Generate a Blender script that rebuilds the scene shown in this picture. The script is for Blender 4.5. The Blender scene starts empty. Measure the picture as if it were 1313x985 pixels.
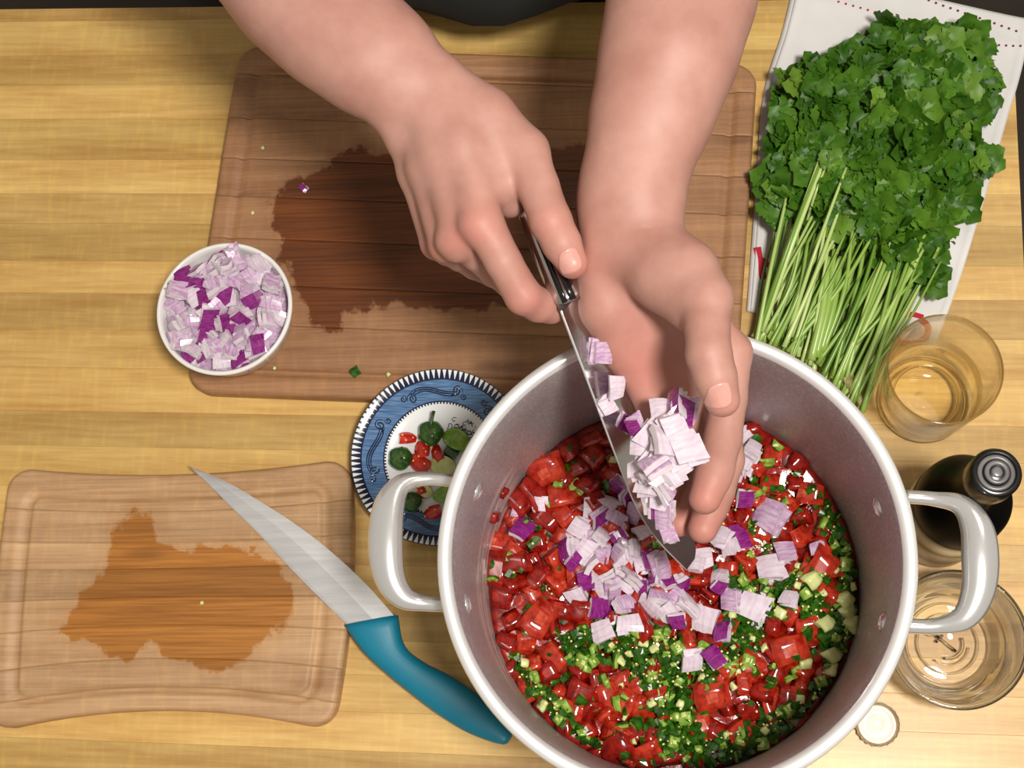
import bpy, math, random
import numpy as np
from mathutils import Vector, Matrix, Euler, noise

# ------------------------------------------------------------------ camera, world, lights, exposure
F_PX, CAM_H = 1900.0, 1.17
NAD = (840.0, 985.0)
IMG_W, IMG_H = 1313.0, 985.0
_n = np.array([NAD[0]-IMG_W/2, NAD[1]-IMG_H/2, F_PX]); _n /= np.linalg.norm(_n)
_ex = np.array([1.0, 0, 0]) - _n*_n[0]; _ex /= np.linalg.norm(_ex)
_ey = np.cross(_n, _ex)
# rows: world axes (X right, Y away, Z up) written in image axes (right, down, forward)
WB = np.array([_ex, -_ey, -_n])

def at(px, py, z=0.0):
    """world point at height z seen at a pixel of the 1313x985 photograph"""
    r = np.array([px-IMG_W/2, py-IMG_H/2, F_PX])
    w = WB @ r
    t = (z-CAM_H)/w[2]
    return Vector((w[0]*t, w[1]*t, z))

sc = bpy.context.scene
COL = sc.collection
cam_d = bpy.data.cameras.new('camera')
cam = bpy.data.objects.new('camera', cam_d); COL.objects.link(cam)
cam_d.sensor_fit = 'HORIZONTAL'; cam_d.sensor_width = 36.0
cam_d.lens = 36.0*F_PX/IMG_W
cam_d.clip_start = 0.02
cx, cy, cz = WB @ np.array([1.0, 0, 0]), WB @ np.array([0, -1.0, 0]), WB @ np.array([0, 0, -1.0])
cam.matrix_world = Matrix(((cx[0], cy[0], cz[0], 0), (cx[1], cy[1], cz[1], 0), (cx[2], cy[2], cz[2], CAM_H), (0, 0, 0, 1)))
sc.camera = cam

w = bpy.data.worlds.new('kitchen_ambient'); sc.world = w; w.use_nodes = True
w.node_tree.nodes['Background'].inputs[0].default_value = (1.0, 0.90, 0.74, 1)
w.node_tree.nodes['Background'].inputs[1].default_value = 0.34

def area(name, loc, target, size, power, color):
    d = bpy.data.lights.new(name, 'AREA'); d.shape = 'DISK'; d.size = size; d.energy = power; d.color = color
    o = bpy.data.objects.new(name, d); COL.objects.link(o); o.location = loc
    o.rotation_euler = (Vector(target)-Vector(loc)).to_track_quat('-Z', 'Y').to_euler()
    return o
area('ceiling_lamp', (0.42, -0.14, 2.0), (0.0, 0.25, 0), 0.30, 41.0, (1.0, 0.95, 0.88))
area('far_fill_lamp', (0.75, 1.0, 1.7), (0.0, 0.3, 0), 0.45, 1.8, (1.0, 0.95, 0.88))  # weak soft fill light added from the far right

sc.view_settings.view_transform = 'Standard'
sc.view_settings.look = 'None'
sc.view_settings.exposure = 0.06
sc.view_settings.gamma = 1.0
sc.view_settings.use_curve_mapping = False

rnd = random.Random(7)

# ------------------------------------------------------------------ helpers: colours, materials
def lin(r, g, b):
    f = lambda c: (c/12.92 if c <= 0.04045 else ((c+0.055)/1.055)**2.4)
    return (f(r/255), f(g/255), f(b/255), 1)

def new_mat(name):
    m = bpy.data.materials.new(name); m.use_nodes = True
    nt = m.node_tree
    return m, nt, nt.nodes['Principled BSDF']

def N(nt, typ, **kw):
    n = nt.nodes.new(typ)
    for k, v in kw.items():
        if k.startswith('i_'):
            n.inputs[k[2:].replace('_', ' ')].default_value = v
        else:
            setattr(n, k, v)
    return n

def coords(nt, scale=(1, 1, 1), kind='Object'):
    tc = N(nt, 'ShaderNodeTexCoord'); mp = N(nt, 'ShaderNodeMapping')
    mp.inputs['Scale'].default_value = scale
    nt.links.new(tc.outputs[kind], mp.inputs['Vector'])
    return mp.outputs['Vector']

def ramp(nt, fac, stops):
    r = N(nt, 'ShaderNodeValToRGB')
    e = r.color_ramp.elements
    while len(e) < len(stops): e.new(0.5)
    for el, (p, c) in zip(e, stops): el.position = p; el.color = c
    nt.links.new(fac, r.inputs['Fac'])
    return r.outputs['Color']

def mixc(nt, fac, a, b, blend='MIX'):
    m = N(nt, 'ShaderNodeMix', data_type='RGBA', blend_type=blend)
    for s, v in ((m.inputs[0], fac), (m.inputs[6], a), (m.inputs[7], b)):
        if hasattr(v, 'is_linked') or isinstance(v, bpy.types.NodeSocket): nt.links.new(v, s)
        else: s.default_value = v
    return m.outputs[2]

def math_(nt, op, a, b=None, c=None):
    m = N(nt, 'ShaderNodeMath', operation=op)
    for i, v in enumerate((a, b, c)):
        if v is None: continue
        if isinstance(v, bpy.types.NodeSocket): nt.links.new(v, m.inputs[i])
        else: m.inputs[i].default_value = v
    return m.outputs[0]

def noise_(nt, vec, scale, detail=4, rough=0.55):
    n = N(nt, 'ShaderNodeTexNoise'); n.inputs['Scale'].default_value = scale
    n.inputs['Detail'].default_value = detail; n.inputs['Roughness'].default_value = rough
    nt.links.new(vec, n.inputs['Vector'])
    return n.outputs['Fac']

def bump(nt, b, height, strength, dist=0.001):
    bn = N(nt, 'ShaderNodeBump'); bn.inputs['Strength'].default_value = strength; bn.inputs['Distance'].default_value = dist
    nt.links.new(height, bn.inputs['Height']); nt.links.new(bn.outputs['Normal'], b.inputs['Normal'])

def simple(name, c1, c2=None, rough=0.5, metal=0.0, scale=40, sss=0.0, sss_col=None, bmp=0.0, bscale=None, coat=0.0, spec=0.5, stretch=(1, 1, 1), lo=0.35, hi=0.65):
    m, nt, b = new_mat(name)
    b.inputs['Roughness'].default_value = rough; b.inputs['Metallic'].default_value = metal
    b.inputs['Specular IOR Level'].default_value = spec
    v = coords(nt, stretch)
    if c2 is None: b.inputs['Base Color'].default_value = c1
    else:
        nt.links.new(ramp(nt, noise_(nt, v, scale), [(lo, c1), (hi, c2)]), b.inputs['Base Color'])
    if sss:
        b.inputs['Subsurface Weight'].default_value = sss
        b.inputs['Subsurface Radius'].default_value = sss_col or (1, 0.4, 0.25)
        b.inputs['Subsurface Scale'].default_value = 0.004
    if bmp: bump(nt, b, noise_(nt, v, bscale or scale*3), bmp)
    if coat: b.inputs['Coat Weight'].default_value = coat; b.inputs['Coat Roughness'].default_value = 0.1
    return m

# ------------------------------------------------------------------ helpers: objects
def link(o, parent=None):
    COL.objects.link(o)
    if parent is not None: o.parent = parent
    return o

def mesh(name, verts, faces, mat=None, parent=None, smooth=False, mats=None, fmat=None):
    me = bpy.data.meshes.new(name)
    me.from_pydata([tuple(v) for v in verts], [], [tuple(f) for f in faces])
    for m in (mats or ([mat] if mat else [])): me.materials.append(m)
    if fmat is not None: me.polygons.foreach_set('material_index', fmat)
    if smooth: me.polygons.foreach_set('use_smooth', [True]*len(me.polygons))
    me.update()
    return link(bpy.data.objects.new(name, me), parent)

def tag(o, label=None, cat=None, group=None, kind=None):
    if label: o['label'] = label
    if cat: o['category'] = cat
    if group: o['group'] = group
    if kind: o['kind'] = kind
    return o

def empty(name, loc, label, cat, group=None, rz=0.0):
    o = bpy.data.objects.new(name, None); COL.objects.link(o)
    o.location = loc; o.rotation_euler = (0, 0, rz); o.empty_display_size = 0.02
    bpy.context.view_layer.update() if False else None
    return tag(o, label, cat, group)

def copy_tree(o, parent=None):
    c = o.copy(); COL.objects.link(c)
    if parent is not None: c.parent = parent
    for ch in [x for x in bpy.data.objects if x.parent == o]:
        copy_tree(ch, c)
    return c

def lathe(profile, n=64):
    """closed of revolution; points with r==0 become poles"""
    V, Fc, rings = [], [], []
    for r, z in profile:
        if r < 1e-7: rings.append([len(V)]); V.append((0, 0, z))
        else:
            rings.append(list(range(len(V), len(V)+n)))
            V += [(r*math.cos(2*math.pi*i/n), r*math.sin(2*math.pi*i/n), z) for i in range(n)]
    for a, b in zip(rings, rings[1:]):
        for i in range(n):
            j = (i+1) % n
            if len(a) == 1 and len(b) == 1: continue
            if len(a) == 1: Fc.append((a[0], b[j], b[i]))
            elif len(b) == 1: Fc.append((a[i], a[j], b[0]))
            else: Fc.append((a[i], a[j], b[j], b[i]))
    return V, Fc

def spline(pts, n):
    """Catmull-Rom through rows of numbers"""
    P = np.array(pts, float); P = np.vstack([2*P[0]-P[1], P, 2*P[-1]-P[-2]])
    out = []
    m = len(P)-3
    for k in range(n):
        t = k/(n-1)*m; i = min(int(t), m-1); t -= i
        a, b, c, d = P[i:i+4]
        out.append(0.5*((2*b)+(c-a)*t+(2*a-5*b+4*c-d)*t*t+(3*b-a-3*c+d)*t**3))
    return np.array(out)

def tube(points, radii, sides=8, flat=None, up=None):
    """swept tube with capped ends; flat = (width factor, height factor) against the up vector"""
    V, Fc = [], []
    P = [Vector(p) for p in points]
    up = Vector(up or (0, 0, 1))
    for i, p in enumerate(P):
        t = (P[min(i+1, len(P)-1)]-P[max(i-1, 0)]).normalized()
        s = t.cross(up)
        if s.length < 1e-4: s = t.cross(Vector((0, 1, 0.1)))
        s.normalize(); u = s.cross(t)
        r = radii[i] if hasattr(radii, '__len__') else radii
        rw, rh = (r[0], r[1]) if hasattr(r, '__len__') else (r, r)
        for k in range(sides):
            a = 2*math.pi*k/sides
            V.append(p+s*(rw*math.cos(a))+u*(rh*math.sin(a)))
    for i in range(len(P)-1):
        for k in range(sides):
            a, b = i*sides+k, i*sides+(k+1) % sides
            Fc.append((a, a+sides, b+sides, b))
    Fc.append(tuple(range(sides)))
    Fc.append(tuple(range((len(P)-1)*sides, len(P)*sides))[::-1])
    return V, Fc

def join(parts):
    V, Fc = [], []
    for v, f in parts:
        o = len(V); V += list(v); Fc += [tuple(i+o for i in q) for q in f]
    return V, Fc

def prism(poly, z0, z1):
    n = len(poly)
    V = [(x, y, z0) for x, y in poly]+[(x, y, z1) for x, y in poly]
    Fc = [tuple(range(n))[::-1], tuple(range(n, 2*n))]+[(i, (i+1) % n, n+(i+1) % n, n+i) for i in range(n)]
    return V, Fc

def bevelled(o, w, seg=2, ang=0.6):
    b = o.modifiers.new('bevel', 'BEVEL'); b.width = w; b.segments = seg; b.limit_method = 'ANGLE'; b.angle_limit = ang
    return o

# ------------------------------------------------------------------ materials
def wood_mat(name, dark, light, rough, grain, speck=0.35, wet_dark=None, wet_light=None, coat=0.0):
    m, nt, b = new_mat(name)
    v = coords(nt, (1, 1, 1)); oi = N(nt, 'ShaderNodeObjectInfo')
    sh = N(nt, 'ShaderNodeVectorMath', operation='ADD')
    rs = N(nt, 'ShaderNodeVectorMath', operation='SCALE'); rs.inputs['Scale'].default_value = 7.0
    cb = N(nt, 'ShaderNodeCombineXYZ')
    nt.links.new(oi.outputs['Random'], cb.inputs[0]); nt.links.new(oi.outputs['Random'], cb.inputs[1]); nt.links.new(cb.outputs[0], rs.inputs[0])
    nt.links.new(v, sh.inputs[0]); nt.links.new(rs.outputs[0], sh.inputs[1])
    def st(sx, sy, sz=1.0):
        mp = N(nt, 'ShaderNodeMapping'); mp.inputs['Scale'].default_value = (sx, sy, sz); nt.links.new(sh.outputs[0], mp.inputs['Vector']); return mp.outputs['Vector']
    big = noise_(nt, st(2.0, grain, 4), 1.0, 5, 0.6)
    fine = noise_(nt, st(14.0, grain*9, 20), 1.0, 3, 0.6)
    f = math_(nt, 'MULTIPLY_ADD', fine, speck, math_(nt, 'MULTIPLY', big, 1.0-speck))
    c = ramp(nt, f, [(0.30, dark), (0.68, light)])
    c = mixc(nt, 1.0, c, oi.outputs['Color'], 'MULTIPLY')
    cross = noise_(nt, st(160.0, 30.0, 40), 1.0, 2, 0.5)
    c = mixc(nt, math_(nt, 'MULTIPLY', math_(nt, 'SUBTRACT', cross, 0.5, None), 1.1), c, (0.95, 0.85, 0.6, 1), 'SOFT_LIGHT')
    knot = N(nt, 'ShaderNodeTexVoronoi'); knot.inputs['Scale'].default_value = 1.0
    nt.links.new(st(13.0, 34.0, 1), knot.inputs['Vector'])
    kf = math_(nt, 'MULTIPLY', math_(nt, 'LESS_THAN', knot.outputs['Distance'], 0.10), 0.0)
    rough_s = None
    if wet_dark is not None:
        ge = N(nt, 'ShaderNodeAttribute', attribute_name='wet')
        wn = noise_(nt, v, 55.0, 5, 0.65); wn2 = noise_(nt, v, 13.0, 2, 0.5)
        sgn = math_(nt, 'ADD', ge.outputs['Fac'], math_(nt, 'MULTIPLY_ADD', wn, 0.030, -0.015))
        sgn = math_(nt, 'ADD', sgn, math_(nt, 'MULTIPLY_ADD', wn2, 0.030, -0.015))
        mr = N(nt, 'ShaderNodeMapRange'); mr.inputs['From Min'].default_value = -0.0015; mr.inputs['From Max'].default_value = 0.0015
        nt.links.new(sgn, mr.inputs['Value'])
        wc = ramp(nt, f, [(0.30, wet_dark), (0.68, wet_light)])
        wc = mixc(nt, 1.0, wc, oi.outputs['Color'], 'MULTIPLY')
        # bamboo nodes: short dark bands
        nd = N(nt, 'ShaderNodeTexVoronoi'); nd.inputs['Scale'].default_value = 1.0
        nt.links.new(st(7.0, 26.0, 1), nd.inputs['Vector'])
        nf = N(nt, 'ShaderNodeMapRange'); nf.inputs['From Min'].default_value = 0.20; nf.inputs['From Max'].default_value = 0.05
        nt.links.new(nd.outputs['Distance'], nf.inputs['Value'])
        c = mixc(nt, math_(nt, 'MULTIPLY', nf.outputs[0], math_(nt, 'MULTIPLY', fine, 0.9)), c, wet_dark)
        # pale worn scratches and blotches where dry
        sv = noise_(nt, st(40, 60, 1), 1.0, 6, 0.75)
        c = mixc(nt, math_(nt, 'MULTIPLY', ramp(nt, sv, [(0.5, (0, 0, 0, 1)), (0.75, (1, 1, 1, 1))]), 0.45), c, light)
        wc = mixc(nt, math_(nt, 'MULTIPLY', nf.outputs[0], .75), wc, lin(84, 46, 16))
        wc = mixc(nt, math_(nt, 'MULTIPLY', ramp(nt, fine, [(.35, (1, 1, 1, 1)), (.55, (0, 0, 0, 1))]), .35), wc, wet_dark)
        soft = N(nt, 'ShaderNodeMapRange'); soft.inputs['From Min'].default_value = -.016; soft.inputs['From Max'].default_value = .010; nt.links.new(math_(nt, 'ADD', sgn, math_(nt, 'MULTIPLY_ADD', sv, .05, -.027)), soft.inputs['Value'])
        c = mixc(nt, math_(nt, 'MULTIPLY', soft.outputs[0], .45), c, wc)
        c = mixc(nt, mr.outputs[0], c, wc)
        rough_s = math_(nt, 'MULTIPLY_ADD', mr.outputs[0], -0.16, rough)
    nt.links.new(c, b.inputs['Base Color'])
    if rough_s is not None: nt.links.new(rough_s, b.inputs['Roughness'])
    else: b.inputs['Roughness'].default_value = rough
    if coat: b.inputs['Coat Weight'].default_value = coat; b.inputs['Coat Roughness'].default_value = 0.25
    bump(nt, b, fine, 0.12, 0.0006)
    return m

M = {}
M['table'] = wood_mat('butcher_block_maple', lin(168, 120, 56), lin(220, 186, 116), 0.42, 22, 0.38, coat=0.12)
M['board'] = wood_mat('worn_bamboo', lin(126, 86, 56), lin(170, 126, 90), 0.55, 60, 0.45, lin(74, 36, 13), lin(122, 66, 26))  # wet tones deepened so the stain also carries some of the arms' shade
M['board_light'] = wood_mat('worn_bamboo_pale', lin(150, 112, 76), lin(200, 162, 122), 0.55, 60, 0.45, lin(128, 76, 26), lin(186, 124, 54))
M['steel'] = simple('polished_steel', lin(248, 248, 250), lin(240, 240, 244), 0.18, .80, 6)
M['rimsteel'] = simple('satin_rim_steel', lin(250, 250, 250), lin(244, 244, 246), 0.34, .55, 6)
M['blade'] = simple('brushed_blade_steel', lin(240, 240, 243), lin(222, 224, 229), 0.34, .72, 18, stretch=(1, 12, 1), bmp=0.05)
M['turq'] = simple('turquoise_rubber', lin(0, 112, 140), lin(4, 122, 150), 0.42, 0, 20, bmp=0.05, bscale=900)
M['black'] = simple('black_plastic', lin(16, 15, 15), lin(26, 25, 25), 0.22, 0, 20)
M['white_china'] = simple('white_glazed_china', lin(226, 224, 222), lin(236, 234, 232), 0.12, 0, 8)
M['onion'] = simple('onion_flesh', lin(206, 194, 202), lin(222, 214, 218), 0.20, 0, 130, 0.25, (1, .8, .9), spec=0.6)
M['onion_in'] = simple('onion_layer_lilac', lin(178, 134, 176), lin(210, 188, 208), 0.22, 0, 160, 0.15, (1, .7, .9), stretch=(1, 4, 1))
M['onion_mid'] = simple('onion_layer_pale', lin(206, 186, 204), lin(224, 214, 222), 0.2, 0, 140, 0.2, (1, .75, .9), stretch=(1, 4, 1), spec=.6)
M['onion_skin'] = simple('onion_purple_skin', lin(104, 16, 92), lin(150, 48, 136), 0.16, 0, 220, stretch=(1, 5, 1), coat=0.3)
M['tomato'] = simple('tomato_flesh', lin(146, 20, 8), lin(194, 62, 36), 0.14, 0, 190, 0.5, (1, .2, .1), coat=0.5, spec=0.6)
M['tomato_pale'] = simple('tomato_pale_flesh', lin(170, 44, 24), lin(210, 104, 74), 0.15, 0, 190, 0.2, (1, .3, .15), coat=0.5)
M['tomato_deep'] = simple('tomato_deep_flesh', lin(104, 8, 5), lin(160, 28, 14), 0.12, 0, 190, 0.2, (1, .15, .1), coat=0.6)
M['jal_skin'] = simple('jalapeno_skin', lin(18, 52, 7), lin(52, 102, 18), 0.16, 0, 160, coat=0.4)
M['jal_in'] = simple('jalapeno_flesh', lin(96, 140, 36), lin(156, 184, 84), 0.25, 0, 160, 0.1, (.6, 1, .3))
M['jal_pith'] = simple('jalapeno_pith', lin(196, 206, 124), lin(222, 226, 168), 0.3, 0, 160, 0.1, (.8, 1, .5))
M['chili'] = simple('red_chili_flesh', lin(170, 16, 8), lin(206, 52, 30), 0.14, 0, 160, coat=0.5)
M['seed'] = simple('pepper_seed', lin(232, 206, 120), lin(240, 226, 170), 0.4, 0, 60)

# ------------------------------------------------------------------ setting
tag(mesh('floor', [(-3, -3, -.75), (3, -3, -.75), (3, 3, -.75), (-3, 3, -.75)], [(0, 1, 2, 3)],
         simple('dark_floor_tile', lin(34, 26, 22), lin(50, 40, 33), 0.5, 0, 3)), kind='structure')

tag(mesh('wall_back', *prism([(-3, 2.5), (3, 2.5), (3, 2.6), (-3, 2.6)], -.75, 2.2), simple('cream_wall_paint', lin(196, 186, 166), lin(204, 195, 176), .8, 0, 2)), kind='structure')

# ------------------------------------------------------------------ table of maple strips
TR = math.radians(-2.2)
def to_t(p):      # world -> table coordinates
    c, s = math.cos(-TR), math.sin(-TR)
    return (p[0]*c-p[1]*s, p[0]*s+p[1]*c)
table = empty('kitchen_table', (0, 0, 0), 'butcher block kitchen table of golden maple strips under everything', 'table', rz=TR)
ytop = to_t(at(200, 9.5))[1]
xr = to_t(at(1306, 200))[0]
xl, ybot = -0.80, -0.20
RC = 0.075        # rounded far right corner
def right_end(y):
    if y > ytop-RC: return xr-RC+math.sqrt(max(0, RC*RC-(y-(ytop-RC))**2))
    return xr
ys = [ytop]+[to_t(at(0, p))[1] for p in (28, 72, 110, 153, 205, 248, 286, 334, 375, 422, 470, 526, 570, 622, 668, 712, 762, 806, 850, 896, 945, 1000, 1050, 1100, 1160, 1220)]+[ybot]
tone = [0.90, 1.02, 0.90, 1.10, 0.92, 1.12, 0.95, 0.80, 1.06, 0.84, 1.0, 1.06, 0.82, .98, 1.10, .95, 1.05, .90, 1.0, 1.04, 1.12, .86, 1.0, .92, 1.05, .95, 1.0]
TT = 0.040
for i, (ya, yb) in enumerate(zip(ys, ys[1:])):
    g = 0.00003
    ya2, yb2 = ya-g, yb+g
    m_ = 10 if yb < ytop and ya > ytop-RC else 1
    poly = [(xl, yb2)]+[(right_end(yb2+(ya2-yb2)*k/m_), yb2+(ya2-yb2)*k/m_) for k in range(m_+1)]+[(xl, ya2)]
    V, Fc = prism(poly, -TT, -0.00008*rnd.random())
    o = mesh('plank', V, Fc, M['table'], table); bevelled(o, 0.00015, 1)
    t = tone[i % len(tone)]; o.color = (min(1.2, t), t*(.985+.03*rnd.random()), t*(.95+.06*rnd.random()), 1)
for lx, ly in ((xl+.08, ytop-.08), (xr-.09, ytop-.09), (xl+.08, ybot+.08), (xr-.09, ybot+.08)):
    V, Fc = prism([(lx-.03, ly-.03), (lx+.03, ly-.03), (lx+.03, ly+.03), (lx-.03, ly+.03)], -.75, -TT)
    bevelled(mesh('leg', V, Fc, M['table'], table), .004)

# cabinet seen past the far edge of the table
cab = empty('kitchen_cabinet', (-.55, 1.15, -.75), 'grey kitchen cabinet with two doors behind the far edge of the table', 'cabinet')
gm = simple('grey_paint', lin(70, 68, 68), lin(84, 82, 82), 0.4, 0, 10); gm2 = simple('pale_grey_paint', lin(96, 94, 94), lin(108, 106, 106), 0.4, 0, 10)
def box(x0, x1, y0, y1, z0, z1): return prism([(x0, y0), (x1, y0), (x1, y1), (x0, y1)], z0, z1)
bevelled(mesh('body', *box(-.13, .13, 0, .4, 0.0, .60), gm, cab), .003)
bevelled(mesh('door', *box(-.125, -.003, -.018, -.001, .05, .58), gm, cab), .002)
bevelled(mesh('door', *box(.003, .125, -.018, -.001, .05, .58), gm2, cab), .002)

# ------------------------------------------------------------------ cutting boards
def sdf_poly(P, x, y):
    """positive inside"""
    P = np.array(P, float); n = len(P); d = np.full(x.shape, 1e9); ins = np.zeros(x.shape, bool)
    for i in range(n):
        a, b = P[i], P[(i+1) % n]
        ex, ey = b-a; wx, wy = x-a[0], y-a[1]
        t = np.clip((wx*ex+wy*ey)/(ex*ex+ey*ey+1e-12), 0, 1)
        d = np.minimum(d, (wx-ex*t)**2+(wy-ey*t)**2)
        c = (a[1] > y) != (b[1] > y)
        ins ^= c & (x < (b[0]-a[0])*(y-a[1])/(b[1]-a[1]+1e-12)+a[0])
    return np.sqrt(d)*np.where(ins, 1, -1)

def cutting_board(root, corners, bulge, thick, rc, cuts, groove_in, groove_w, wets, mat, tones, dry=()):
    """corners TL,TR,BR,BL in world; bulge = inward bow of top,right,bottom,left edges (m). Strips run along the long side."""
    TL, TRc, BR, BL = [np.array(c[:2]) for c in corners]
    L = (np.linalg.norm(TRc-TL)+np.linalg.norm(BR-BL))/2; W = (np.linalg.norm(TL-BL)+np.linalg.norm(TRc-BR))/2
    inv = root.matrix_basis.inverted()
    def warp(u, v):       # u along 0..L, v from bottom 0..W
        a, b = u/L, v/W
        p = ((1-a)*(1-b))[..., None]*BL+(a*(1-b))[..., None]*BR+(a*b)[..., None]*TRc+((1-a)*b)[..., None]*TL
        up = (TL-BL)/np.linalg.norm(TL-BL); rt = (BR-BL)/np.linalg.norm(BR-BL)
        bow = lambda s: 1-(2*s-1)**2
        p = p-(bulge[0]*bow(a)*b**2)[..., None]*up+(bulge[2]*bow(a)*(1-b)**2)[..., None]*up
        p = p-(bulge[1]*bow(b)*a**2)[..., None]*rt+(bulge[3]*bow(b)*(1-a)**2)[..., None]*rt
        return p
    vs = [0.0]+[W*c for c in cuts]+[W]
    NC = 150
    ea = 0.5-0.5*np.cos(np.linspace(0, math.pi, 24)); us = np.concatenate([ea[:12]*2*rc*0.999, np.linspace(rc, L-rc, NC)[1:-1], L-(ea[:12]*2*rc*0.999)[::-1]])
    us = np.unique(np.clip(us, 0, L))
    edge = np.where(us < rc, rc-np.sqrt(np.maximum(0, rc**2-(rc-us)**2)), np.where(us > L-rc, rc-np.sqrt(np.maximum(0, rc**2-(us-L+rc)**2)), 0))
    for s, (v0, v1) in enumerate(zip(vs, vs[1:])):
        nr = max(6, int((v1-v0)/0.0016))
        lo = np.maximum(edge, v0+.000004); hi = np.minimum(W-edge, v1-.000004); hi = np.maximum(hi, lo)
        U = np.repeat(us[:, None], nr, 1); Vv = lo[:, None]+(hi-lo)[:, None]*np.linspace(0, 1, nr)[None]
        # distance to the rounded outline
        qx = np.abs(U-L/2)-(L/2-rc); qy = np.abs(Vv-W/2)-(W/2-rc)
        de = -(np.hypot(np.maximum(qx, 0), np.maximum(qy, 0))+np.minimum(np.maximum(qx, qy), 0)-rc)
        gi = groove_in; rg = max(rc-gi*.4, .012)
        gx = np.abs(U-L/2)-(L/2-gi-rg); gy = np.abs(Vv-W/2)-(W/2-gi-rg)
        dg = np.abs(np.hypot(np.maximum(gx, 0), np.maximum(gy, 0))+np.minimum(np.maximum(gx, gy), 0)-rg)
        er = 0.004
        z = thick-np.where(de < er, er-np.sqrt(np.maximum(0, er**2-(er-np.clip(de, 0, er))**2)), 0)
        z = z-0.0030*np.sqrt(np.maximum(0, 1-(dg/(groove_w/2))**2))-0.00005*(s % 2)
        P = warp(U, Vv)
        wet = np.full(P.shape[:2], -1.0)
        for wp in wets: wet = np.maximum(wet, sdf_poly(wp, P[..., 0], P[..., 1]))
        for wp in dry: wet = np.minimum(wet, -sdf_poly(wp, P[..., 0], P[..., 1]))
        nc = len(us); V, Fc, wv = [], [], []
        idx = lambda i, j: i*nr+j
        for i in range(nc):
            for j in range(nr): V.append(inv @ Vector((P[i, j, 0], P[i, j, 1], z[i, j])))
        wv = list(wet.ravel())
        for i in range(nc-1):
            for j in range(nr-1): Fc.append((idx(i, j), idx(i+1, j), idx(i+1, j+1), idx(i, j+1)))
        base = len(V)
        ring = [idx(i, 0) for i in range(nc)]+[idx(nc-1, j) for j in range(1, nr)]+[idx(i, nr-1) for i in range(nc-2, -1, -1)]+[idx(0, j) for j in range(nr-2, 0, -1)]
        for r in ring: V.append((V[r][0], V[r][1], 0.0006)); wv.append(-1)
        k = len(ring)
        for q in range(k): Fc.append((ring[q], base+q, base+(q+1) % k, ring[(q+1) % k]))
        Fc.append(tuple(range(base+k-1, base-1, -1)))
        o = mesh('bamboo_strip', V, Fc, mat, root, smooth=False)
        a = o.data.attributes.new('wet', 'FLOAT', 'POINT'); a.data.foreach_set('value', wv)
        sm = [True]*((nc-1)*(nr-1))+[False]*(len(Fc)-(nc-1)*(nr-1)); o.data.polygons.foreach_set('use_smooth', sm)
        t = tones[s % len(tones)]; o.color = (t, t*.99, t*.97, 1)

def px_poly(pts, z=0.015): return [tuple(at(x, y, z))[:2] for x, y in pts]

bigb = empty('cutting_board', (0, 0, 0), 'large rectangular brown bamboo cutting board lying under the hands', 'cutting board')
cs = [at(306, 56, .015), at(972, 80, .015), at(943, 530, .015), at(236, 502, .015)]
cutting_board(bigb, cs, (0, 0, 0, 0), .015, .022, [.07, .19, .30, .43, .55, .66, .78, .91], .020, .009,
    [px_poly([(355, 300), (345, 262), (372, 235), (420, 215), (465, 205), (520, 200), (620, 170), (720, 200), (760, 300), (700, 400), (610, 400), (545, 395), (505, 390), (478, 415), (440, 425), (395, 415), (385, 365), (360, 330)]),
     px_poly([(430, 205), (460, 190), (490, 210), (450, 225)]), px_poly([(690, 200), (770, 190), (770, 330), (690, 340)])],  # last patch: the arms' shade between them, painted in the wet tones
    M['board'], [1.0, .93, 1.05, .95, 1.02, .92, 1.04, .97, 1.06],
    dry=[px_poly([(350, 390), (375, 360), (400, 400), (410, 440), (350, 440)]), px_poly([(440, 400), (478, 392), (500, 420), (470, 445), (440, 430)])])

smb = empty('cutting_board', (0, 0, 0), 'small pale cutting board with waisted sides lying at the lower left', 'cutting board')
cs = [at(12, 598, .016), at(447, 586, .016), at(424, 938, .016), at(-16, 940, .016)]
cutting_board(smb, cs, (.010, -.008, .0165, -.004), .016, .020, [.10, .22, .36, .48, .60, .71, .84], .020, .009,
    [px_poly([(150, 660), (180, 648), (205, 660), (212, 690), (250, 695), (300, 715), (350, 720), (385, 745), (372, 800), (340, 820), (322, 845), (270, 862), (250, 845), (215, 850), (190, 826), (170, 850), (135, 855), (120, 830), (70, 812), (92, 790), (98, 752), (130, 740), (136, 690)], .016),
     px_poly([(290, 700), (318, 706), (312, 728), (290, 722)], .016)],
    M['board_light'], [1.03, .90, .98, 1.05, .82, 1.06, .92, 1.0],
    dry=[px_poly([(205, 650), (290, 650), (340, 715), (290, 705), (250, 700), (212, 690)], .016)])

# ------------------------------------------------------------------ knives
def blade_mesh(length, wid, thick, curve_edge, spine_drop, n=26):
    """blade along +X from heel (0) to tip; spine on +Y side, edge on -Y; flat in XY, tapering to the edge"""
    V, Fc = [], []
    for i in range(n+1):
        t = i/n; x = length*t
        ye = -wid*(1-curve_edge(t)); ysp = -spine_drop(t)*wid
        if i == n: ye = ysp = -spine_drop(1)*wid
        th = thick*(1-.65*t)
        y3 = ysp+(ye-ysp)*.80
        V += [(x, ysp, th/2), (x, ysp, -th/2), (x, y3, th*.32), (x, y3, -th*.32), (x, ye, .0001), (x, ye, -.0001)]
    def q(i, a, b): return (i*6+a, i*6+b, (i+1)*6+b, (i+1)*6+a)
    for i in range(n):
        Fc += [q(i, 1, 0), q(i, 0, 2), q(i, 2, 4), q(i, 4, 5), q(i, 5, 3), q(i, 3, 1)]
    Fc.append((0, 1, 3, 5, 4, 2))
    return V, Fc

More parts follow.
